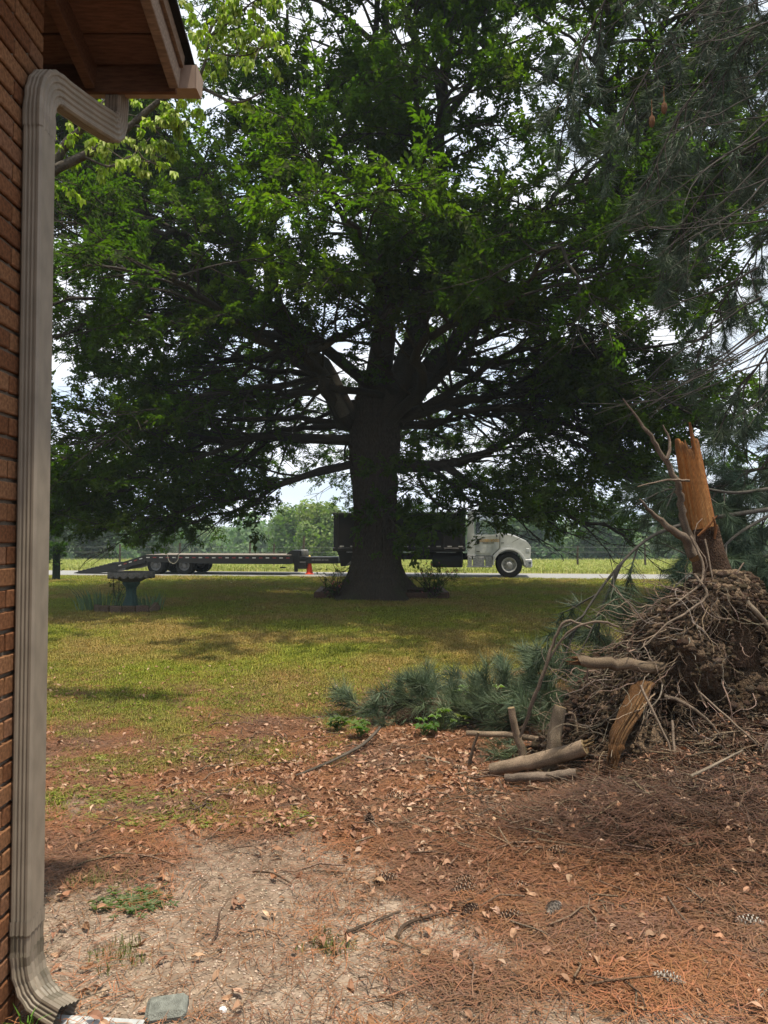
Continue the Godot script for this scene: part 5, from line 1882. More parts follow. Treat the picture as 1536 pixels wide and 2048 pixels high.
	var tw := [
		["twig", "pale curved twig on the brown litter left of centre", [Vector3(-1.13, 0.02, -4.5), Vector3(-1.02, 0.03, -4.34), Vector3(-0.9, 0.03, -4.25), Vector3(-0.75, 0.02, -4.22)], 0.008, Color(0.55, 0.45, 0.35)],
		["twig", "long curved grey twig nearest the front centre", [Vector3(0.05, 0.02, -2.98), Vector3(0.10, 0.03, -3.08), Vector3(0.28, 0.03, -3.19), Vector3(0.48, 0.05, -3.36)], 0.0085, Color(0.26, 0.18, 0.13)],
		["twig", "short grey twig left of the long curved one", [Vector3(-0.15, 0.02, -3.02), Vector3(-0.05, 0.03, -3.08), Vector3(0.07, 0.03, -3.17)], 0.007, Color(0.22, 0.16, 0.12)],
		["twig", "reddish bowed twig below the dark needle heap", [Vector3(0.60, 0.03, -3.36), Vector3(0.8, 0.05, -3.38), Vector3(0.95, 0.09, -3.5), Vector3(1.04, 0.14, -3.62)], 0.006, Color(0.34, 0.2, 0.13)],
		["twig", "pale straight twig lying across the dark needle heap", [Vector3(0.76, 0.07, -3.72), Vector3(0.92, 0.13, -3.62), Vector3(1.15, 0.14, -3.5)], 0.006, Color(0.40, 0.3, 0.2)],
		["twig", "white sliver of wood beside the pale log's left end", [Vector3(0.27, 0.05, -5.33), Vector3(0.36, 0.07, -5.25), Vector3(0.46, 0.06, -5.18)], 0.011, Color(0.62, 0.5, 0.36)],
		["twig", "forked pale stick on the mound right of the logs", [Vector3(1.62, 0.17, -3.95), Vector3(1.8, 0.23, -4.05), Vector3(1.98, 0.32, -4.12)], 0.009, Color(0.50, 0.40, 0.30)],
		["twig", "small pale twig between the two grass strips", [Vector3(-1.46, 0.02, -4.96), Vector3(-1.36, 0.03, -4.9), Vector3(-1.25, 0.02, -4.88)], 0.006, Color(0.5, 0.38, 0.28)],
		["twig", "tiny pale hooked twig above the curved twig", [Vector3(-1.14, 0.02, -4.83), Vector3(-1.08, 0.03, -4.74), Vector3(-1.0, 0.02, -4.74)], 0.006, Color(0.58, 0.48, 0.38)],
		["twig", "long thin twig slanting over the litter at mid height", [Vector3(-0.27, 0.03, -4.1), Vector3(-0.05, 0.05, -4.4), Vector3(0.2, 0.05, -4.66)], 0.005, Color(0.38, 0.26, 0.17)],
		["twig", "straight tan twig in the needles near the right front", [Vector3(1.2, 0.02, -2.75), Vector3(1.32, 0.03, -2.87), Vector3(1.46, 0.03, -2.92)], 0.006, Color(0.45, 0.33, 0.22)],
		["twig", "brown twig in the needles front right of centre", [Vector3(0.46, 0.02, -2.66), Vector3(0.55, 0.03, -2.62), Vector3(0.68, 0.02, -2.6)], 0.005, Color(0.24, 0.15, 0.1)],
		["twig", "pale twig at the front right edge of the needles", [Vector3(1.25, 0.02, -2.55), Vector3(1.33, 0.03, -2.62), Vector3(1.42, 0.03, -2.66)], 0.006, Color(0.55, 0.45, 0.35)],
		["twig", "dark crooked twig at the left end of the needle bed", [Vector3(-0.62, 0.02, -3.55), Vector3(-0.52, 0.03, -3.5), Vector3(-0.42, 0.02, -3.42)], 0.005, Color(0.2, 0.13, 0.09)],
	]
	for q in tw:
		for i in q[2].size():
			q[2][i].y = ground_y(q[2][i].x, q[2][i].z) + 0.008 + q[2][i].y * 0.35
		stick(q[0], q[1], "twig", q[2], taper(q[2].size(), q[3], q[3] * 0.6), q[4], cut, M.root, 6, 0.2)


# ---------------------------------------------------------------- pines
func bough(parent: Node3D, called: String, pts: Array, r0: float, twigs: int, tlen: float, droop: float, col: Color, tuft: ArrayMesh, woodcol: Color, density := 5, from := 0.15) -> void:
	var l := smoothline(pts, taper(pts.size(), r0, r0 * 0.25), 5)
	var mb := MB.new()
	mb.tube(l[0], l[1], 7, woodcol, null, nf, 0.3)
	var xs: Array[Transform3D] = []
	var cs := PackedColorArray()
	for i in twigs:
		var t := lerpf(from, 1.0, (i + rr(0.1, 0.9)) / twigs)
		var f: float = t * (l[0].size() - 1)
		var j := mini(int(f), l[0].size() - 2)
		var b: Vector3 = l[0][j].lerp(l[0][j + 1], f - j)
		var tn: Vector3 = (l[0][j + 1] - l[0][j]).normalized()
		var sd := (rdir() - tn * 0.3).normalized()
		var d := (tn * rr(0.3, 0.9) + sd * 0.8 + Vector3(0, -droop, 0)).normalized()
		if i == twigs - 1:
			d = (tn + Vector3(0, -droop * 0.3, 0)).normalized()
		var tl := tlen * rr(0.5, 1.2)
		var p := [b]
		for s in 4:
			d = (d + rdir() * 0.18 + Vector3(0, -droop * 0.22, 0)).normalized()
			var q: Vector3 = p[-1] + d * tl / 4.0
			p.append(q)
		mb.tube(p, [0.008, 0.007, 0.006, 0.005, 0.003], 4, woodcol)
		for k in density:
			var u := lerpf(0.25, 1.0, (k + 0.5) / density) * 4.0
			var j2 := mini(int(u), 3)
			var c: Vector3 = p[j2].lerp(p[j2 + 1], u - j2)
			var td: Vector3 = ((p[j2 + 1] - p[j2]).normalized() + rdir() * 0.5).normalized()
			xs.append(Transform3D(basis_to(td, rr(0, TAU)).scaled(Vector3.ONE * rr(0.75, 1.2)), c))
			cs.append(vary(col, 0.25))
	var base := Node3D.new()
	base.name = called
	parent.add_child(base, true)
	place("wood", mb.done(M.root), base)
	if xs.size():
		scatter("needles", tuft, xs, cs, base)


func build_pines() -> void:
	var tuft := needle_tuft(64, 0.17, 0.0042, M.needle)
	var blue := Color(0.10, 0.135, 0.075)
	var dark := Color(0.05, 0.076, 0.042)
	var grey := Color(0.17, 0.15, 0.13)
	var bl := [
		["leftmost fallen pine bough with blue-green needles on the leaf litter", [Vector3(0.75, 0.14, -6.4), Vector3(0.4, 0.18, -6.5), Vector3(0.05, 0.17, -6.5), Vector3(-0.22, 0.10, -6.45)], 21, 0.37],
		["fallen pine bough spread behind the torn wood chunk", [Vector3(1.6, 0.34, -6.5), Vector3(1.1, 0.26, -6.5), Vector3(0.7, 0.22, -6.45), Vector3(0.38, 0.16, -6.35)], 21, 0.38],
		["fallen pine bough heaped behind the cut stub", [Vector3(2.2, 0.75, -6.2), Vector3(1.75, 0.55, -6.1), Vector3(1.35, 0.38, -5.9), Vector3(1.05, 0.2, -5.7)], 19, 0.36],
		["fallen pine bough rising against the root ball's left side", [Vector3(2.5, 0.9, -6.6), Vector3(1.95, 0.85, -6.4), Vector3(1.55, 0.68, -6.25), Vector3(1.25, 0.45, -6.1)], 17, 0.38],
		["flat pine bough lying between the torn wood and the cut stub", [Vector3(1.5, 0.2, -6.0), Vector3(1.15, 0.2, -6.05), Vector3(0.85, 0.17, -6.0), Vector3(0.62, 0.12, -5.95)], 18, 0.34],
		["thin pine bough trailing along the lawn's edge behind the seedlings", [Vector3(1.5, 0.25, -6.8), Vector3(1.0, 0.22, -6.8), Vector3(0.5, 0.18, -6.75), Vector3(0.1, 0.12, -6.7)], 18, 0.34],
		["low dark pine bough between the upright stubs and root ball", [Vector3(1.9, 0.35, -5.75), Vector3(1.6, 0.32, -5.6), Vector3(1.35, 0.25, -5.45), Vector3(1.12, 0.16, -5.35)], 13, 0.3],
	]
	for q in bl:
		var t := thing("pine_bough", q[0], "pine branch", Vector3(q[1][0].x, 0, q[1][0].z), 0, "fallen pine boughs left of the stump")
		var p := []
		for w in q[1]:
			p.append(Vector3(w.x, w.y * 0.72, w.z) - t.position)
		bough(t, "stem", p, 0.02, q[2], q[3], 0.0, blue, tuft, Color(0.16, 0.12, 0.09), 6, 0.1)
	# snapped pine top behind the stump: pale poles with needles
	var tp := thing("fallen_pine_top", "snapped pine top with long pale poles fallen behind the stump", "tree", Vector3(3.3, 0, -6.6))
	var poles := [
		[[Vector3(3.5, 1.85, -6.5), Vector3(2.78, 1.75, -6.3), Vector3(2.23, 1.61, -6.1), Vector3(1.87, 1.32, -6.0), Vector3(1.56, 0.93, -5.9), Vector3(1.4, 0.6, -5.85)], 0.022, 7],
		[[Vector3(3.5, 1.84, -6.5), Vector3(3.03, 1.63, -6.3), Vector3(2.77, 1.44, -6.2), Vector3(2.4, 1.2, -6.1)], 0.018, 5],
		[[Vector3(1.9, 1.36, -6.0), Vector3(1.78, 1.1, -5.95), Vector3(1.62, 0.8, -5.9)], 0.016, 3],
		[[Vector3(3.6, 2.05, -6.6), Vector3(3.1, 1.98, -6.5), Vector3(2.7, 2.02, -6.4), Vector3(2.45, 2.0, -6.4)], 0.02, 12],
	]
	for q in poles:
		var p := []
		for w in q[0]:
			p.append(w - tp.position)
		bough(tp, "pole", p, q[1], q[2], 0.4, 0.2, dark, tuft, Color(0.21, 0.19, 0.16), 3, 0.4)
	for q in [[[Vector3(3.9, 1.9, -7.2), Vector3(3.4, 1.8, -7.0), Vector3(2.95, 1.5, -6.9)], 26], [[Vector3(3.9, 1.5, -7.0), Vector3(3.3, 1.3, -6.9), Vector3(2.75, 1.0, -6.8)], 28], [[Vector3(3.9, 1.1, -6.8), Vector3(3.3, 0.9, -6.7), Vector3(2.8, 0.6, -6.6)], 24], [[Vector3(3.9, 2.3, -7.4), Vector3(3.5, 2.2, -7.2), Vector3(3.1, 1.95, -7.1)], 20]]:
		var p := []
		for w in q[0]:
			p.append(w - tp.position)
		bough(tp, "limb", p, 0.02, q[1], 0.5, 0.15, Color(0.055, 0.088, 0.055), tuft, Color(0.16, 0.13, 0.1), 6, 0.1)
	# standing pine, its trunk just outside the right edge
	var sp := thing("pine_tree", "tall pine at the right edge with drooping dark boughs and dead twigs", "tree", Vector3(4.75, 0, -7.1))
	var tb := MB.new()
	tb.tube([Vector3(0, -0.2, 0), Vector3(0.03, 4, 0), Vector3(0, 8, 0), Vector3(0.05, 13, 0)], [0.26, 0.21, 0.17, 0.08], 16, Color(0.15, 0.1, 0.075), null, nf, 0.2)
	place("trunk", tb.done(M.pinebark), sp)
	var hang := [
		[[Vector3(4.7, 7.9, -7.1), Vector3(3.3, 7.6, -6.8), Vector3(2.3, 6.9, -6.6), Vector3(1.75, 5.9, -6.5), Vector3(1.62, 5.3, -6.5)], 30],
		[[Vector3(4.7, 7.4, -7.1), Vector3(3.5, 7.2, -7.4), Vector3(2.8, 6.5, -7.4), Vector3(2.3, 5.6, -7.3)], 30],
		[[Vector3(4.7, 6.6, -7.1), Vector3(3.5, 6.3, -6.8), Vector3(2.8, 5.6, -6.7), Vector3(2.4, 4.8, -6.6)], 30],
		[[Vector3(4.7, 6.9, -7.1), Vector3(3.9, 6.6, -6.5), Vector3(3.2, 6.0, -6.3), Vector3(2.75, 5.2, -6.2)], 28],
		[[Vector3(4.7, 5.7, -7.1), Vector3(3.7, 5.5, -7.2), Vector3(3.1, 4.9, -7.3), Vector3(2.75, 4.2, -7.3)], 30],
		[[Vector3(4.7, 5.0, -7.1), Vector3(3.9, 4.7, -7), Vector3(3.4, 4.1, -7), Vector3(3.05, 3.5, -7)], 26],
		[[Vector3(4.7, 4.2, -7.1), Vector3(4.0, 3.8, -7), Vector3(3.55, 3.2, -7), Vector3(3.2, 2.75, -6.9)], 24],
		[[Vector3(4.7, 3.4, -7.1), Vector3(4.1, 2.9, -7), Vector3(3.7, 2.4, -7), Vector3(3.4, 2.0, -7)], 20],
		[[Vector3(4.7, 8.2, -7.1), Vector3(4.0, 8.0, -6.6), Vector3(3.4, 7.3, -6.4), Vector3(3.0, 6.4, -6.3)], 28],
	]
	for q in hang:
		var p := []
		for w in q[0]:
			p.append(w - sp.position)
		bough(sp, "bough", p, 0.022, int(q[1] * 0.68), 0.6, 0.75, dark, tuft, Color(0.11, 0.09, 0.075), 5, 0.2)
	var dead := MB.new()
	for i in 48:
		var y := rr(3.0, 7.0)
		var st := Vector3(rr(3.0, 4.0), y, rr(-6.4, -5.7))
		var p := [st]
		var d := Vector3(-0.8, rr(-0.9, -0.25), rr(-0.2, 0.3)).normalized()
		for s in 7:
			d = (d + rdir() * 0.16).normalized()
			p.append(p[-1] + d * rr(0.12, 0.3))
		dead.tube(p, taper(8, rr(0.006, 0.010), 0.002), 4, grey)
		for s in 5:
			var b: Vector3 = p[2 + s]
			var d2 := (d + rdir() * 0.7).normalized()
			dead.tube([b, b + d2 * 0.14, b + d2 * 0.3 + rdir() * 0.05], [0.003, 0.0025, 0.0012], 3, grey * 1.1)
	for i in dead.v.size():
		dead.v[i] -= sp.position
	place("dead_twigs", dead.done(M.root), sp).set_meta("kind", "stuff")


func build_maple() -> void:
	var t := thing("maple_tree", "young tree behind the house corner with fresh yellow-green leaves", "tree", Vector3(-4.7, 0, -7.6))
	var wood := Color(0.15, 0.125, 0.10)
	var tb := MB.new()
	tb.tube([Vector3(0, -0.2, 0), Vector3(0.05, 2.5, 0.1), Vector3(0.3, 4.2, 0.3), Vector3(0.9, 5.2, 0.5)], [0.17, 0.14, 0.12, 0.08], 12, wood, null, nf, 0.2)
	place("trunk", tb.done(M.limb), t)
	var limbs := [
		[[Vector3(-4.4, 4.3, -7.3), Vector3(-3.75, 4.75, -7.1), Vector3(-3.21, 5.09, -7), Vector3(-2.78, 5.31, -7), Vector3(-2.46, 5.45, -6.9), Vector3(-2.05, 5.71, -6.8), Vector3(-1.72, 5.74, -6.7), Vector3(-1.35, 5.54, -6.6), Vector3(-1.07, 5.59, -6.5)], [0.075, 0.06, 0.045, 0.036, 0.03, 0.025, 0.017, 0.011, 0.006]],
		[[Vector3(-4.3, 4.4, -7.3), Vector3(-3.6, 4.85, -7.1), Vector3(-3.3, 5.0, -7.05), Vector3(-3.07, 5.36, -7), Vector3(-2.9, 5.53, -7), Vector3(-2.67, 5.8, -7), Vector3(-2.4, 6.1, -7)], [0.07, 0.06, 0.045, 0.04, 0.032, 0.025, 0.014]],
		[[Vector3(-1.75, 5.74, -6.7), Vector3(-1.65, 6.0, -6.7), Vector3(-1.63, 6.24, -6.7), Vector3(-1.52, 6.43, -6.7), Vector3(-1.36, 6.65, -6.6)], [0.016, 0.014, 0.012, 0.01, 0.006]],
		[[Vector3(-1.63, 6.2, -6.7), Vector3(-1.4, 6.3, -6.6), Vector3(-1.15, 6.42, -6.5), Vector3(-0.95, 6.45, -6.5)], [0.01, 0.008, 0.006, 0.003]],
		[[Vector3(-1.66, 6.0, -6.7), Vector3(-1.42, 5.98, -6.6), Vector3(-1.2, 5.92, -6.5), Vector3(-1.02, 6.02, -6.45)], [0.009, 0.007, 0.005, 0.003]],
		[[Vector3(-2.4, 5.5, -6.9), Vector3(-2.2, 5.42, -6.8), Vector3(-2.0, 5.36, -6.7), Vector3(-1.85, 5.4, -6.7)], [0.012, 0.01, 0.007, 0.003]],
		[[Vector3(-2.9, 5.26, -7), Vector3(-2.6, 5.1, -6.9), Vector3(-2.35, 5.15, -6.8), Vector3(-2.1, 5.05, -6.8)], [0.012, 0.01, 0.007, 0.003]],
	]
	var lm := MB.new()
	var d5 := [[Vector3(0, -0.5, 1), 1.0], [Vector3(0.75, -0.45, 0.65), 0.75], [Vector3(-0.75, -0.45, 0.65), 0.75], [Vector3(0.3, -0.9, 0.4), 0.8], [Vector3(-0.35, -0.85, 0.35), 0.7]]
	for q in d5:
		add_leaf(lm, Vector3.ZERO, q[0].normalized(), Vector3.UP, 0.085 * q[1], 0.042, vary(Color.WHITE, 0.15), 0.25)
	var leaf := lm.done(M.softleaf)
	var xs: Array[Transform3D] = []
	var cs := PackedColorArray()
	var k := 0
	for q in limbs:
		var p := []
		for w in q[0]:
			p.append(w - t.position)
		var l := smoothline(p, q[1], 5)
		var mb := MB.new()
		mb.tube(l[0], l[1], 8, wood, null, nf, 0.35)
		piece("limb", k, mb.done(M.limb), t, Transform3D.IDENTITY)
		k += 1
		# short shoots with leaf whorls
		for i in 19:
			var f: float = rr(0.3, 1.0) * (l[0].size() - 1)
			var j := mini(int(f), l[0].size() - 2)
			var b: Vector3 = l[0][j]
			var d := (rdir() + Vector3(0.2, 0.4, 0.1)).normalized()
			var e := b + d * rr(0.12, 0.38)
			var sm := MB.new()
			sm.tube([b, b.lerp(e, 0.5) + rdir() * 0.02, e], [0.006, 0.004, 0.002], 4, wood * 1.3)
			piece("twig", k * 30 + i, sm.done(M.limb), t, Transform3D.IDENTITY)
			for c in 5:
				var at: Vector3 = b.lerp(e, rr(0.5, 1.05)) + rdir() * 0.03
				xs.append(Transform3D(basis_to(Vector3(rr(-1, 1), rr(-0.9, 0.1), rr(-1, 1)).normalized()).scaled(Vector3.ONE * rr(0.6, 1.1)), at))
				cs.append(vary(Color(0.36, 0.42, 0.075), 0.2))
	scatter("leaves", leaf, xs, cs, t)


# ---------------------------------------------------------------- ground cover
func build_cover() -> void:
	# lawn
	var meshes := [grass_tuft(12, 0.06, 0.05, 0.0045, M.grass), grass_tuft(10, 0.05, 0.06, 0.005, M.grass)]
	var xs: Array[Transform3D] = []
	var cs := PackedColorArray()
	for i in 150000:
		var z := -4.0 * pow(29.5 / 4.0, pow(rng.randf(), 0.85))
		var x := rr(-1, 1) * (0.55 * -z + 0.4)
		if z < road_edge(x) + 0.25:
			continue
		if z > -10.0 and rng.randf() > lawn_w(x, z):
			continue
		if absf(x + 0.05) < 1.7 and z > -21.2 and z < -18.8:
			continue
		var s := (0.75 - z * 0.035) * rr(0.7, 1.25)
		var a := nz.get_noise_2d(x * 14.0, z * 14.0) + 0.5 * nf.get_noise_2d(x * 22.0, z * 22.0)
		var c := Color(0.32, 0.345, 0.05).lerp(Color(0.44, 0.315, 0.11), clampf(0.42 + a * 1.5 + rr(-0.4, 0.4), 0, 1))
		if z > -7.5:
			c = c.lerp(Color(0.27, 0.30, 0.06), 0.5)
		xs.append(Transform3D(Basis(Vector3.UP, rr(0, TAU)).scaled(Vector3(s, s * 0.8, s)), Vector3(x, ground_y(x, z) - 0.004, z)))
		cs.append(vary(c, 0.32))
	for k in 2:
		var x2: Array[Transform3D] = []
		var c2 := PackedColorArray()
		for q in range(k, xs.size(), 2):
			x2.append(xs[q])
			c2.append(cs[q])
		var g := scatter("grass", meshes[k], x2, c2)
		tag(g, "short yellow-green lawn grass thinning out towards the sandy ground" if k == 0 else "lawn grass blades mixed with straw-coloured ones under the oak", "grass")
	print("grass ", xs.size())
	# rough grass beyond the road
	xs = []
	cs = PackedColorArray()
	var tall := grass_tuft(12, 0.2, 0.16, 0.014, M.grass)
	for i in 22000:
		var z := -31.0 - 16.0 * pow(rng.randf(), 1.3)
		var x := rr(-1, 1) * (0.55 * -z + 1.0)
		if z > road_edge(x) - 3.9:
			continue
		var s := rr(0.6, 1.5)
		xs.append(Transform3D(Basis(Vector3.UP, rr(0, TAU)).scaled(Vector3(s, s, s)), Vector3(x, ground_y(x, z), z)))
		cs.append(vary(Color(0.42, 0.48, 0.13).lerp(Color(0.50, 0.45, 0.2), rng.randf() * 0.7), 0.2))
	tag(scatter("meadow_grass", tall, xs, cs), "taller sunlit meadow grass beyond the road", "grass")
	# brown pine needles lying in a mat
	var nm := []
	for k in 3:
		var mb := MB.new()
		for i in 26:
			var p := Vector3(rr(-0.13, 0.13), rr(0.002, 0.018), rr(-0.13, 0.13))
			var a := rr(0, TAU)
			var d := Vector3(cos(a), rr(-0.12, 0.12), sin(a)).normalized() * rr(0.05, 0.13)
			var bend := Vector3(-sin(a), rr(0, 0.3), cos(a)) * rr(-0.012, 0.012)
			var sd := Vector3(-sin(a), 0, cos(a)) * 0.0014
			var c := vary(Color.WHITE, 0.35)
			var nn := Vector3.UP
			var q0 := mb.vert(p - sd, nn, c)
			var q1 := mb.vert(p + sd, nn, c)
			var q2 := mb.vert(p + d * 0.5 + bend + sd, nn, c)
			var q3 := mb.vert(p + d * 0.5 + bend - sd, nn, c)
			var q4 := mb.vert(p + d, nn, c)
			mb.tri(q0, q1, q2)
			mb.tri(q0, q2, q3)
			mb.tri(q3, q2, q4)
		nm.append(mb.done(M.dry))
	for k in 3:
		xs = []
		cs = PackedColorArray()
		for i in 8000:
			var z := rr(-2.1, -8.8)
			var x := rr(-0.55, 0.75) * (-z + 0.3)
			var w := (1.0 - sand_w(x, z) * 0.93) * (1.0 - lawn_w(x, z) * 0.85)
			w *= 1.0 - 0.8 * bump(x, z, 2.3, -4.65, 0.9, 0.5)
			if x < 0.0:
				w *= 0.75
			if rng.randf() > w:
				continue
			var heap := clampf(bump(x, z, 1.35, -3.84, 0.72, 0.36) * (1.0 + 0.9 * nf.get_noise_2d(x * 70.0, z * 70.0)), 0.0, 1.0)
			var c := Color(0.275, 0.122, 0.058).lerp(Color(0.18, 0.10, 0.065), clampf(nf.get_noise_2d(x * 40.0, z * 40.0) * 1.5 + 0.4, 0, 1))
			c = c.lerp(Color(0.075, 0.042, 0.03), clampf(heap * 1.2 + bump(x, z, 2.2, -4.5, 1.2, 0.7) * 0.8, 0, 0.92))
			xs.append(Transform3D(Basis(Vector3.UP, rr(0, TAU)).scaled(Vector3.ONE * rr(0.7, 1.2)), Vector3(x, ground_y(x, z) + rr(0.0, 0.012 + 0.03 * heap), z)))
			cs.append(vary(c, 0.25))
		tag(scatter("pine_needles", nm[k], xs, cs), ["rust-brown fallen pine needles matted over the ground", "older brown pine needles among the fresher ones", "loose pine needles lying on the dark heap and litter"][k], "pine needles")
	# curled dead leaves
	var lv := []
	for k in 3:
		var mb := MB.new()
		var l := 0.055
		var w := 0.024
		var curl: float = [0.3, 0.9, -0.5][k]
		var p := []
		for j in 5:
			var t := j / 4.0
			var ww: float = w * sin(PI * clampf(t * 0.9 + 0.08, 0, 1))
			var y: float = curl * 0.02 * sin(t * PI) + 0.006
			p.append([Vector3(-ww * 0.5, y + 0.006 + 0.004 * sin(t * 9.0), (t - 0.5) * l), Vector3(0, y, (t - 0.5) * l), Vector3(ww * 0.5, y + 0.007, (t - 0.5) * l)])
		for j in 4:
			for e in 2:
				mb.face([p[j][e], p[j][e + 1], p[j + 1][e + 1]], Vector3.UP, Color.WHITE)
				mb.face([p[j][e], p[j + 1][e + 1], p[j + 1][e]], Vector3.UP, Color.WHITE)
		lv.append(mb.done(M.dry))
	for k in 3:
		xs = []
		cs = PackedColorArray()
		for i in 40000:
			var z := rr(-2.1, -9.2)
			var x := rr(-0.55, 0.75) * (-z + 0.3)
			var w := 0.12 + 1.2 * bump(x, z, 0.3, -5.1, 1.3, 0.95) + 0.7 * bump(x, z, 1.1, -4.3, 1.0, 0.5) + 0.5 * bump(x, z, 1.9, -3.9, 0.8, 0.6) + 0.35 * bump(x, z, -0.6, -5.0, 0.9, 0.8)
			w *= clampf(0.55 + 1.8 * nf.get_noise_2d(x * 110.0, z * 110.0), 0.12, 1.3)
			w *= (1.0 - sand_w(x, z) * 0.85) * (1.0 - lawn_w(x, z) * 0.7) * (1.0 - 0.85 * bump(x, z, 1.2, -3.72, 0.5, 0.28))
			if rng.randf() > w:
				continue
			var c := Color(0.31, 0.165, 0.095).lerp(Color(0.52, 0.37, 0.26), pow(rng.randf(), 2.4)).lerp(Color(0.17, 0.07, 0.04), rng.randf() * 0.6)
			var s := rr(0.3, 1.2)
			xs.append(Transform3D(Basis.from_euler(Vector3(rr(-0.5, 0.5), rr(0, TAU), rr(-0.6, 0.6))).scaled(Vector3.ONE * s), Vector3(x, ground_y(x, z) + rr(0.0, 0.02), z)))
			cs.append(vary(c, 0.2))
		tag(scatter("dead_leaves", lv[k], xs, cs), ["reddish-brown dead leaves heaped in front of the pine boughs", "curled dead leaves turned on edge in the litter", "flat dead leaves scattered between the needles"][k], "dead leaves")
	# chips and grit on the sandy ground
	var chip := MB.new()
	chip.box(Vector3.ZERO, Vector3(0.012, 0.004, 0.007), Color.WHITE, 0.001)
	xs = []
	cs = PackedColorArray()
	for i in 42000:
		var z := rr(-2.2, -5.2)
		var x := rr(-0.55, 0.5) * (-z + 0.2)
		if rng.randf() > sand_w(x, z) + 0.06:
			continue
		var c := Color(0.47, 0.375, 0.29).lerp(Color(0.24, 0.16, 0.115), minf(1.0, rng.randf() * 1.1))
		xs.append(Transform3D(Basis.from_euler(Vector3(rr(-0.5, 0.5), rr(0, TAU), rr(-0.5, 0.5))).scaled(Vector3.ONE * rr(0.25, 0.95)), Vector3(x, ground_y(x, z) + 0.002, z)))
		cs.append(vary(c, 0.2))
	tag(scatter("wood_chips", chip.done(M.dry), xs, cs), "pale wood chips and grit covering the sandy ground by the downspout", "wood chips")
	# earth crumbs round the stump
	var cl := MB.new()
	lump(cl, 1.0)
	xs = []
	cs = PackedColorArray()
	for i in 5200:
		var x := 2.2 + rng.randfn(0, 0.75)
		var z := -4.55 + rng.randfn(0, 0.5)
		if x < 0.4:
			continue
		var s := rr(0.004, 0.014)
		xs.append(Transform3D(basis_to(rdir()).scaled(Vector3.ONE * s), Vector3(x, ground_y(x, z) + s * 0.3, z)))
		cs.append(vary(Color(0.14, 0.085, 0.052), 0.35))
	tag(scatter("earth_crumbs", cl.done(M.dirt), xs, cs), "dark earth crumbs fallen round the root ball", "earth")
	# broken rootlets and twigs on the mound
	var tm := MB.new()
	tm.tube([Vector3(-0.09, 0, 0), Vector3(-0.02, 0.012, 0.012), Vector3(0.05, 0.004, -0.006), Vector3(0.10, 0.01, 0.01)], [0.003, 0.003, 0.0025, 0.001], 4, Color.WHITE)
	xs = []
	cs = PackedColorArray()
	for i in 2600:
		var near := rng.randf() < 0.72
		var x := 1.5 + rng.randfn(0, 0.6) if near else rr(-1.6, 2.2)
		var z := -4.35 + rng.randfn(0, 0.45) if near else rr(-2.3, -6.5)
		if sand_w(x, z) > 0.4 and rng.randf() < 0.8:
			continue
		var s := rr(0.4, 1.7)
		xs.append(Transform3D(Basis.from_euler(Vector3(rr(-0.3, 0.3), rr(0, TAU), rr(-0.35, 0.35))).scaled(Vector3(s, s, s)), Vector3(x, ground_y(x, z) + rr(0.005, 0.03), z)))
		cs.append(vary(Color(0.40, 0.29, 0.20).lerp(Color(0.20, 0.13, 0.09), rng.randf()), 0.25))
	tag(scatter("rootlets", tm.done(M.root), xs, cs), "broken rootlets and bits of twig strewn before the stump", "twigs")


func cone_mesh() -> ArrayMesh:
	var mb := MB.new()
	mb.tube([Vector3(0, 0, 0), Vector3(0, 0, 0.07), Vector3(0, 0, 0.14)], [0.012, 0.016, 0.005], 8, Color(0.05, 0.03, 0.022))
	for i in 64:
		var t := i / 63.0
		var a := i * 2.39996
		var r := 0.031 * sin(PI * clampf(t * 0.85 + 0.12, 0, 1))
		var d := Vector3(cos(a), sin(a), 0)
		var s := Vector3(-sin(a), cos(a), 0) * 0.009
		var b := Vector3(0, 0, 0.005 + t * 0.125) + d * 0.008
		var e := b + d * r + Vector3(0, 0, 0.012 + 0.012 * t)
		mb.face([b - s * 0.5, b + s * 0.5, e + s, e - s], d * 0.3 + Vector3(0, 0, 1), Color(0.07, 0.042, 0.03))
		mb.face([e - s, e + s, e + d * 0.003 + s * 0.7 - Vector3(0, 0, 0.006), e + d * 0.003 - s * 0.7 - Vector3(0, 0, 0.006)], d, Color(0.24, 0.17, 0.125))
	return mb.done(M.dry)


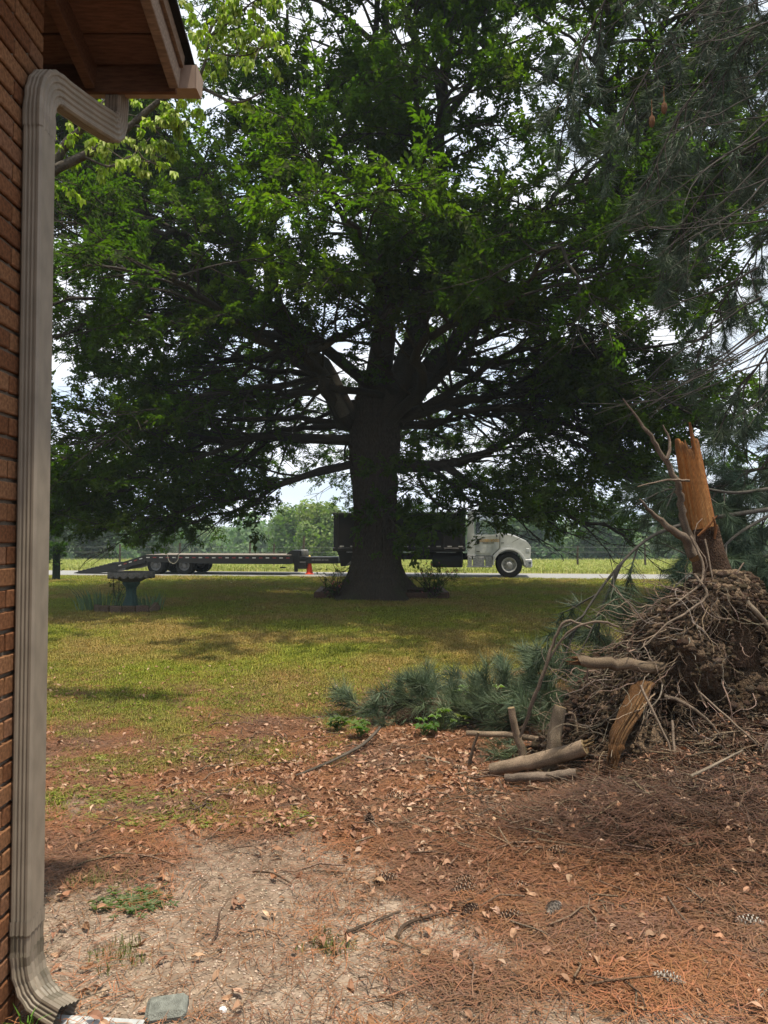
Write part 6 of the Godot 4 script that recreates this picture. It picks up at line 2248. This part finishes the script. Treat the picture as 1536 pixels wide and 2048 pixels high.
func build_small() -> void:
	var cm := cone_mesh()
	var cones := [
		[Vector2(-0.08, -4.12), 1.6, "pine cone standing alone in the needles left of the dark heap"],
		[Vector2(0.05, -4.52), 0.2, "pine cone half hidden among leaves above the standing cone"],
		[Vector2(0.0, -3.47), 0.3, "pine cone lying left of the pair in the orange needles"],
		[Vector2(0.37, -3.44), 0.2, "upper cone of the touching pair at the centre front"],
		[Vector2(0.35, -3.36), 0.15, "lower cone of the touching pair at the centre front"],
		[Vector2(0.36, -3.17), 0.8, "pine cone beside the long curved grey twig"],
		[Vector2(0.60, -3.37), 0.05, "dark open cone right of the touching pair"],
		[Vector2(0.84, -3.62), 3.3, "long cone against the edge of the dark needle heap"],
		[Vector2(0.71, -3.16), 0.9, "bleached whitish cone below the dark open cone"],
		[Vector2(1.02, -2.68), 2.6, "bleached cone nearest the front right"],
		[Vector2(1.49, -3.06), 2.9, "pale cone near the right edge of the needles"],
		[Vector2(0.49, -5.04), 0.6, "cone lying in leaves below the pale log's left end"],
		[Vector2(1.36, -2.60), 0.4, "brown cone in the front right corner beside a pale twig"],
		[Vector2(0.52, -3.12), 0.2, "small cone just below the dark open cone"],
	]
	for i in cones.size():
		var q = cones[i]
		var bleached: bool = i in [8, 9, 10]
		var z: float = q[0].y
		var x: float = q[0].x
		var t := thing("pine_cone", q[2], "pine cone", Vector3(x, ground_y(x, z) + 0.02, z), 0, "pine cones in the needles")
		var me := cm
		if bleached:
			if not M.has("palecone"):
				var mb := MB.new()
				var arr := cm.surface_get_arrays(0)
				mb.v = arr[Mesh.ARRAY_VERTEX]
				mb.n = arr[Mesh.ARRAY_NORMAL]
				mb.ix = arr[Mesh.ARRAY_INDEX]
				for c in arr[Mesh.ARRAY_COLOR]:
					mb.c.append(Color(0.42, 0.385, 0.34) if c.r > 0.15 else Color(0.20, 0.165, 0.135))
				M.palecone = mb.done(M.dry)
			me = M.palecone
		var b := Basis(Vector3.UP, q[1] + PI * 0.5)
		if i == 0:
			b = Basis(Vector3.RIGHT, -1.1)
		place("scales", me, t, Transform3D(b.scaled(Vector3.ONE * rr(0.68, 0.86)), -b.z * 0.05))
	# two brown cones hanging from the pine
	for q in [[Vector3(2.50, 5.42, -6.48), "upper orange-brown cone hanging among the pine boughs"], [Vector3(2.39, 5.30, -6.48), "lower orange-brown cone hanging among the pine boughs"]]:
		var t := thing("hanging_cone", q[1], "pine cone", q[0], 0, "cones hanging in the pine")
		var mb := MB.new()
		mb.lathe([Vector2(0.004, -0.06), Vector2(0.02, -0.045), Vector2(0.028, -0.01), Vector2(0.024, 0.03), Vector2(0.006, 0.055), Vector2(0.003, 0.2)], 10, Color(0.42, 0.19, 0.08))
		place("body", mb.done(M.split), t)
	# stone and metal strip at the front edge
	var st := thing("stone", "flat grey stone at the front edge near the downspout", "stone", Vector3(-0.725, 0.02, -2.52))
	var mb := MB.new()
	mb.box(Vector3.ZERO, Vector3(0.135, 0.05, 0.10), Color(0.27, 0.28, 0.25), 0.016, Basis.from_euler(Vector3(0.15, 0.15, 0.06)))
	place("rock", mb.done(M.stone), st)
	var ms := thing("metal_strip", "strip of pale sheet metal lying under the downspout's mouth", "metal strip", Vector3(-0.93, 0.02, -2.44))
	mbox("sheet", ms, Vector3(0.0, 0, 0), Vector3(0.3, 0.006, 0.07), Color(0.6, 0.62, 0.62), M.metal, 0.002, Basis.from_euler(Vector3(0.1, -0.12, 0.02)))
	var sh := thing("pebble", "small white pebble in the sand right of the flat stone", "pebble", Vector3(-0.54, 0.012, -2.53))
	var pm := MB.new()
	lump(pm, 0.014)
	place("rock", pm.done(M.white), sh)
	# weeds and seedlings
	var broad := MB.new()
	for i in 5:
		var a := TAU * i / 5 + rr(-0.3, 0.3)
		add_leaf(broad, Vector3(0, 0.0, 0), Vector3(cos(a), rr(0.0, 0.4), sin(a)).normalized(), Vector3.UP, rr(0.09, 0.12), 0.075, vary(Color.WHITE, 0.15), 0.25)
	var bm := broad.done(M.softleaf)
	var sd := [
		[Vector3(0.78, 0, -6.35), 0.36, 11, Color(0.26, 0.33, 0.17), "pale-leaved seedling standing before the pine boughs"],
		[Vector3(0.30, 0, -5.75), 0.16, 8, Color(0.10, 0.17, 0.05), "low green seedling with broad leaves in the litter's middle"],
		[Vector3(0.47, 0, -5.92), 0.2, 8, Color(0.15, 0.21, 0.07), "seedling just below the torn wood chunk"],
		[Vector3(-0.19, 0, -5.85), 0.14, 9, Color(0.12, 0.18, 0.055), "broad-leaved weed left of the seedlings by the grey stick"],
		[Vector3(-0.36, 0, -6.0), 0.12, 8, Color(0.12, 0.16, 0.06), "small weed at the left tip of the pine boughs"],
		[Vector3(0.62, 0, -6.1), 0.14, 8, Color(0.26, 0.29, 0.10), "yellowish low seedling between the torn wood and pale seedling"],
	]
	for q in sd:
		var p: Vector3 = q[0]
		p.y = ground_y(p.x, p.z)
		var t := thing("seedling", q[4], "plant", p, 0, "seedlings in the litter")
		var sm := MB.new()
		var xs: Array[Transform3D] = []
		var cs := PackedColorArray()
		for i in q[2]:
			var d := (Vector3.UP * 1.3 + rdir() * 0.9).normalized()
			d.y = absf(d.y)
			var e: Vector3 = d * q[1] * rr(0.5, 1.1)
			sm.tube([Vector3.ZERO, e * 0.5 + Vector3(0, 0.01, 0), e], [0.005, 0.004, 0.002], 4, Color(0.16, 0.2, 0.07))
			xs.append(Transform3D(Basis(Vector3.UP, rr(0, TAU)).scaled(Vector3.ONE * rr(0.35, 0.75)), e))
			cs.append(vary(q[3], 0.22))
		place("stems", sm.done(M.grass), t)
		scatter("leaves", bm, xs, cs, t)
	var weeds := [
		[Vector2(-1.09, -3.26), 0.13, 60, "dark rosette weed on the sand near the front left"],
		[Vector2(-1.32, -3.45), 0.12, 40, "small grassy weed above the dark rosette"],
		[Vector2(-1.62, -4.58), 0.32, 190, "upper strip of yellow-green ground weed on the left"],
		[Vector2(-1.30, -4.20), 0.26, 150, "lower strip of yellow-green ground weed on the left"],
		[Vector2(-2.1, -5.05), 0.36, 150, "patch of yellow-green weed beside the downspout"],
		[Vector2(-1.45, -5.55), 0.34, 150, "round patch of green weed above the weed strips"],
		[Vector2(-0.59, -4.22), 0.16, 60, "small weed patch right of the pale curved twig"],
		[Vector2(-1.0, -2.84), 0.1, 40, "thin tuft of grass on the sand below the rosette"],
		[Vector2(-0.22, -2.92), 0.08, 26, "sparse green sprig at the sand's right end"],
		[Vector2(-0.42, -5.35), 0.2, 60, "weed sprigs at the left end of the long grey stick"],
	]
	var wl := MB.new()
	for i in 9:
		var a := TAU * i / 9
		add_leaf(wl, Vector3(rr(-0.01, 0.01), 0, rr(-0.01, 0.01)), Vector3(cos(a), rr(0.2, 1.1), sin(a)).normalized(), Vector3.UP, rr(0.018, 0.04), rr(0.010, 0.018), vary(Color.WHITE, 0.2))
	var wm := wl.done(M.softleaf)
	var gm := grass_tuft(7, 0.038, 0.02, 0.0026, M.grass)
	for i in weeds.size():
		var q = weeds[i]
		var c: Vector2 = q[0]
		var t := thing("weed_patch", q[3], "weed", Vector3(c.x, ground_y(c.x, c.y), c.y), 0, "weeds on the bare ground")
		var grassy: bool = i in [1, 7, 8, 9]
		var xs: Array[Transform3D] = []
		var cs := PackedColorArray()
		for k in q[2]:
			var x: float = rng.randfn(0, 1) * q[1] * (0.9 if i in [2, 3] else 0.6)
			var z: float = rng.randfn(0, 1) * q[1] * (0.28 if i in [2, 3] else 0.5)
			xs.append(Transform3D(Basis(Vector3.UP, rr(0, TAU)).scaled(Vector3.ONE * rr(0.6, 1.2)), Vector3(x, ground_y(c.x + x, c.y + z) - t.position.y + 0.012, z)))
			cs.append(vary(Color(0.15, 0.19, 0.08) if i == 0 else Color(0.31, 0.30, 0.085) if not grassy else Color(0.17, 0.2, 0.06), 0.25))
		scatter("foliage", gm if grassy else wm, xs, cs, t)
	var gt := thing("grass_tuft", "bright green grass tuft growing against the downspout's foot", "grass tuft", Vector3(-1.13, 0.0, -2.40))
	var g2 := grass_tuft(16, 0.11, 0.012, 0.006, M.grass)
	place("blades", g2, gt)
	for c in [0]:
		var arr := g2.surface_get_arrays(0)
		var m3 := MB.new()
		m3.v = arr[Mesh.ARRAY_VERTEX]
		m3.n = arr[Mesh.ARRAY_NORMAL]
		m3.ix = arr[Mesh.ARRAY_INDEX]
		for q in arr[Mesh.ARRAY_COLOR]:
			m3.c.append(Color(0.16 * q.r, 0.34 * q.g, 0.05 * q.b))
		gt.get_child(0).mesh = m3.done(M.grass)
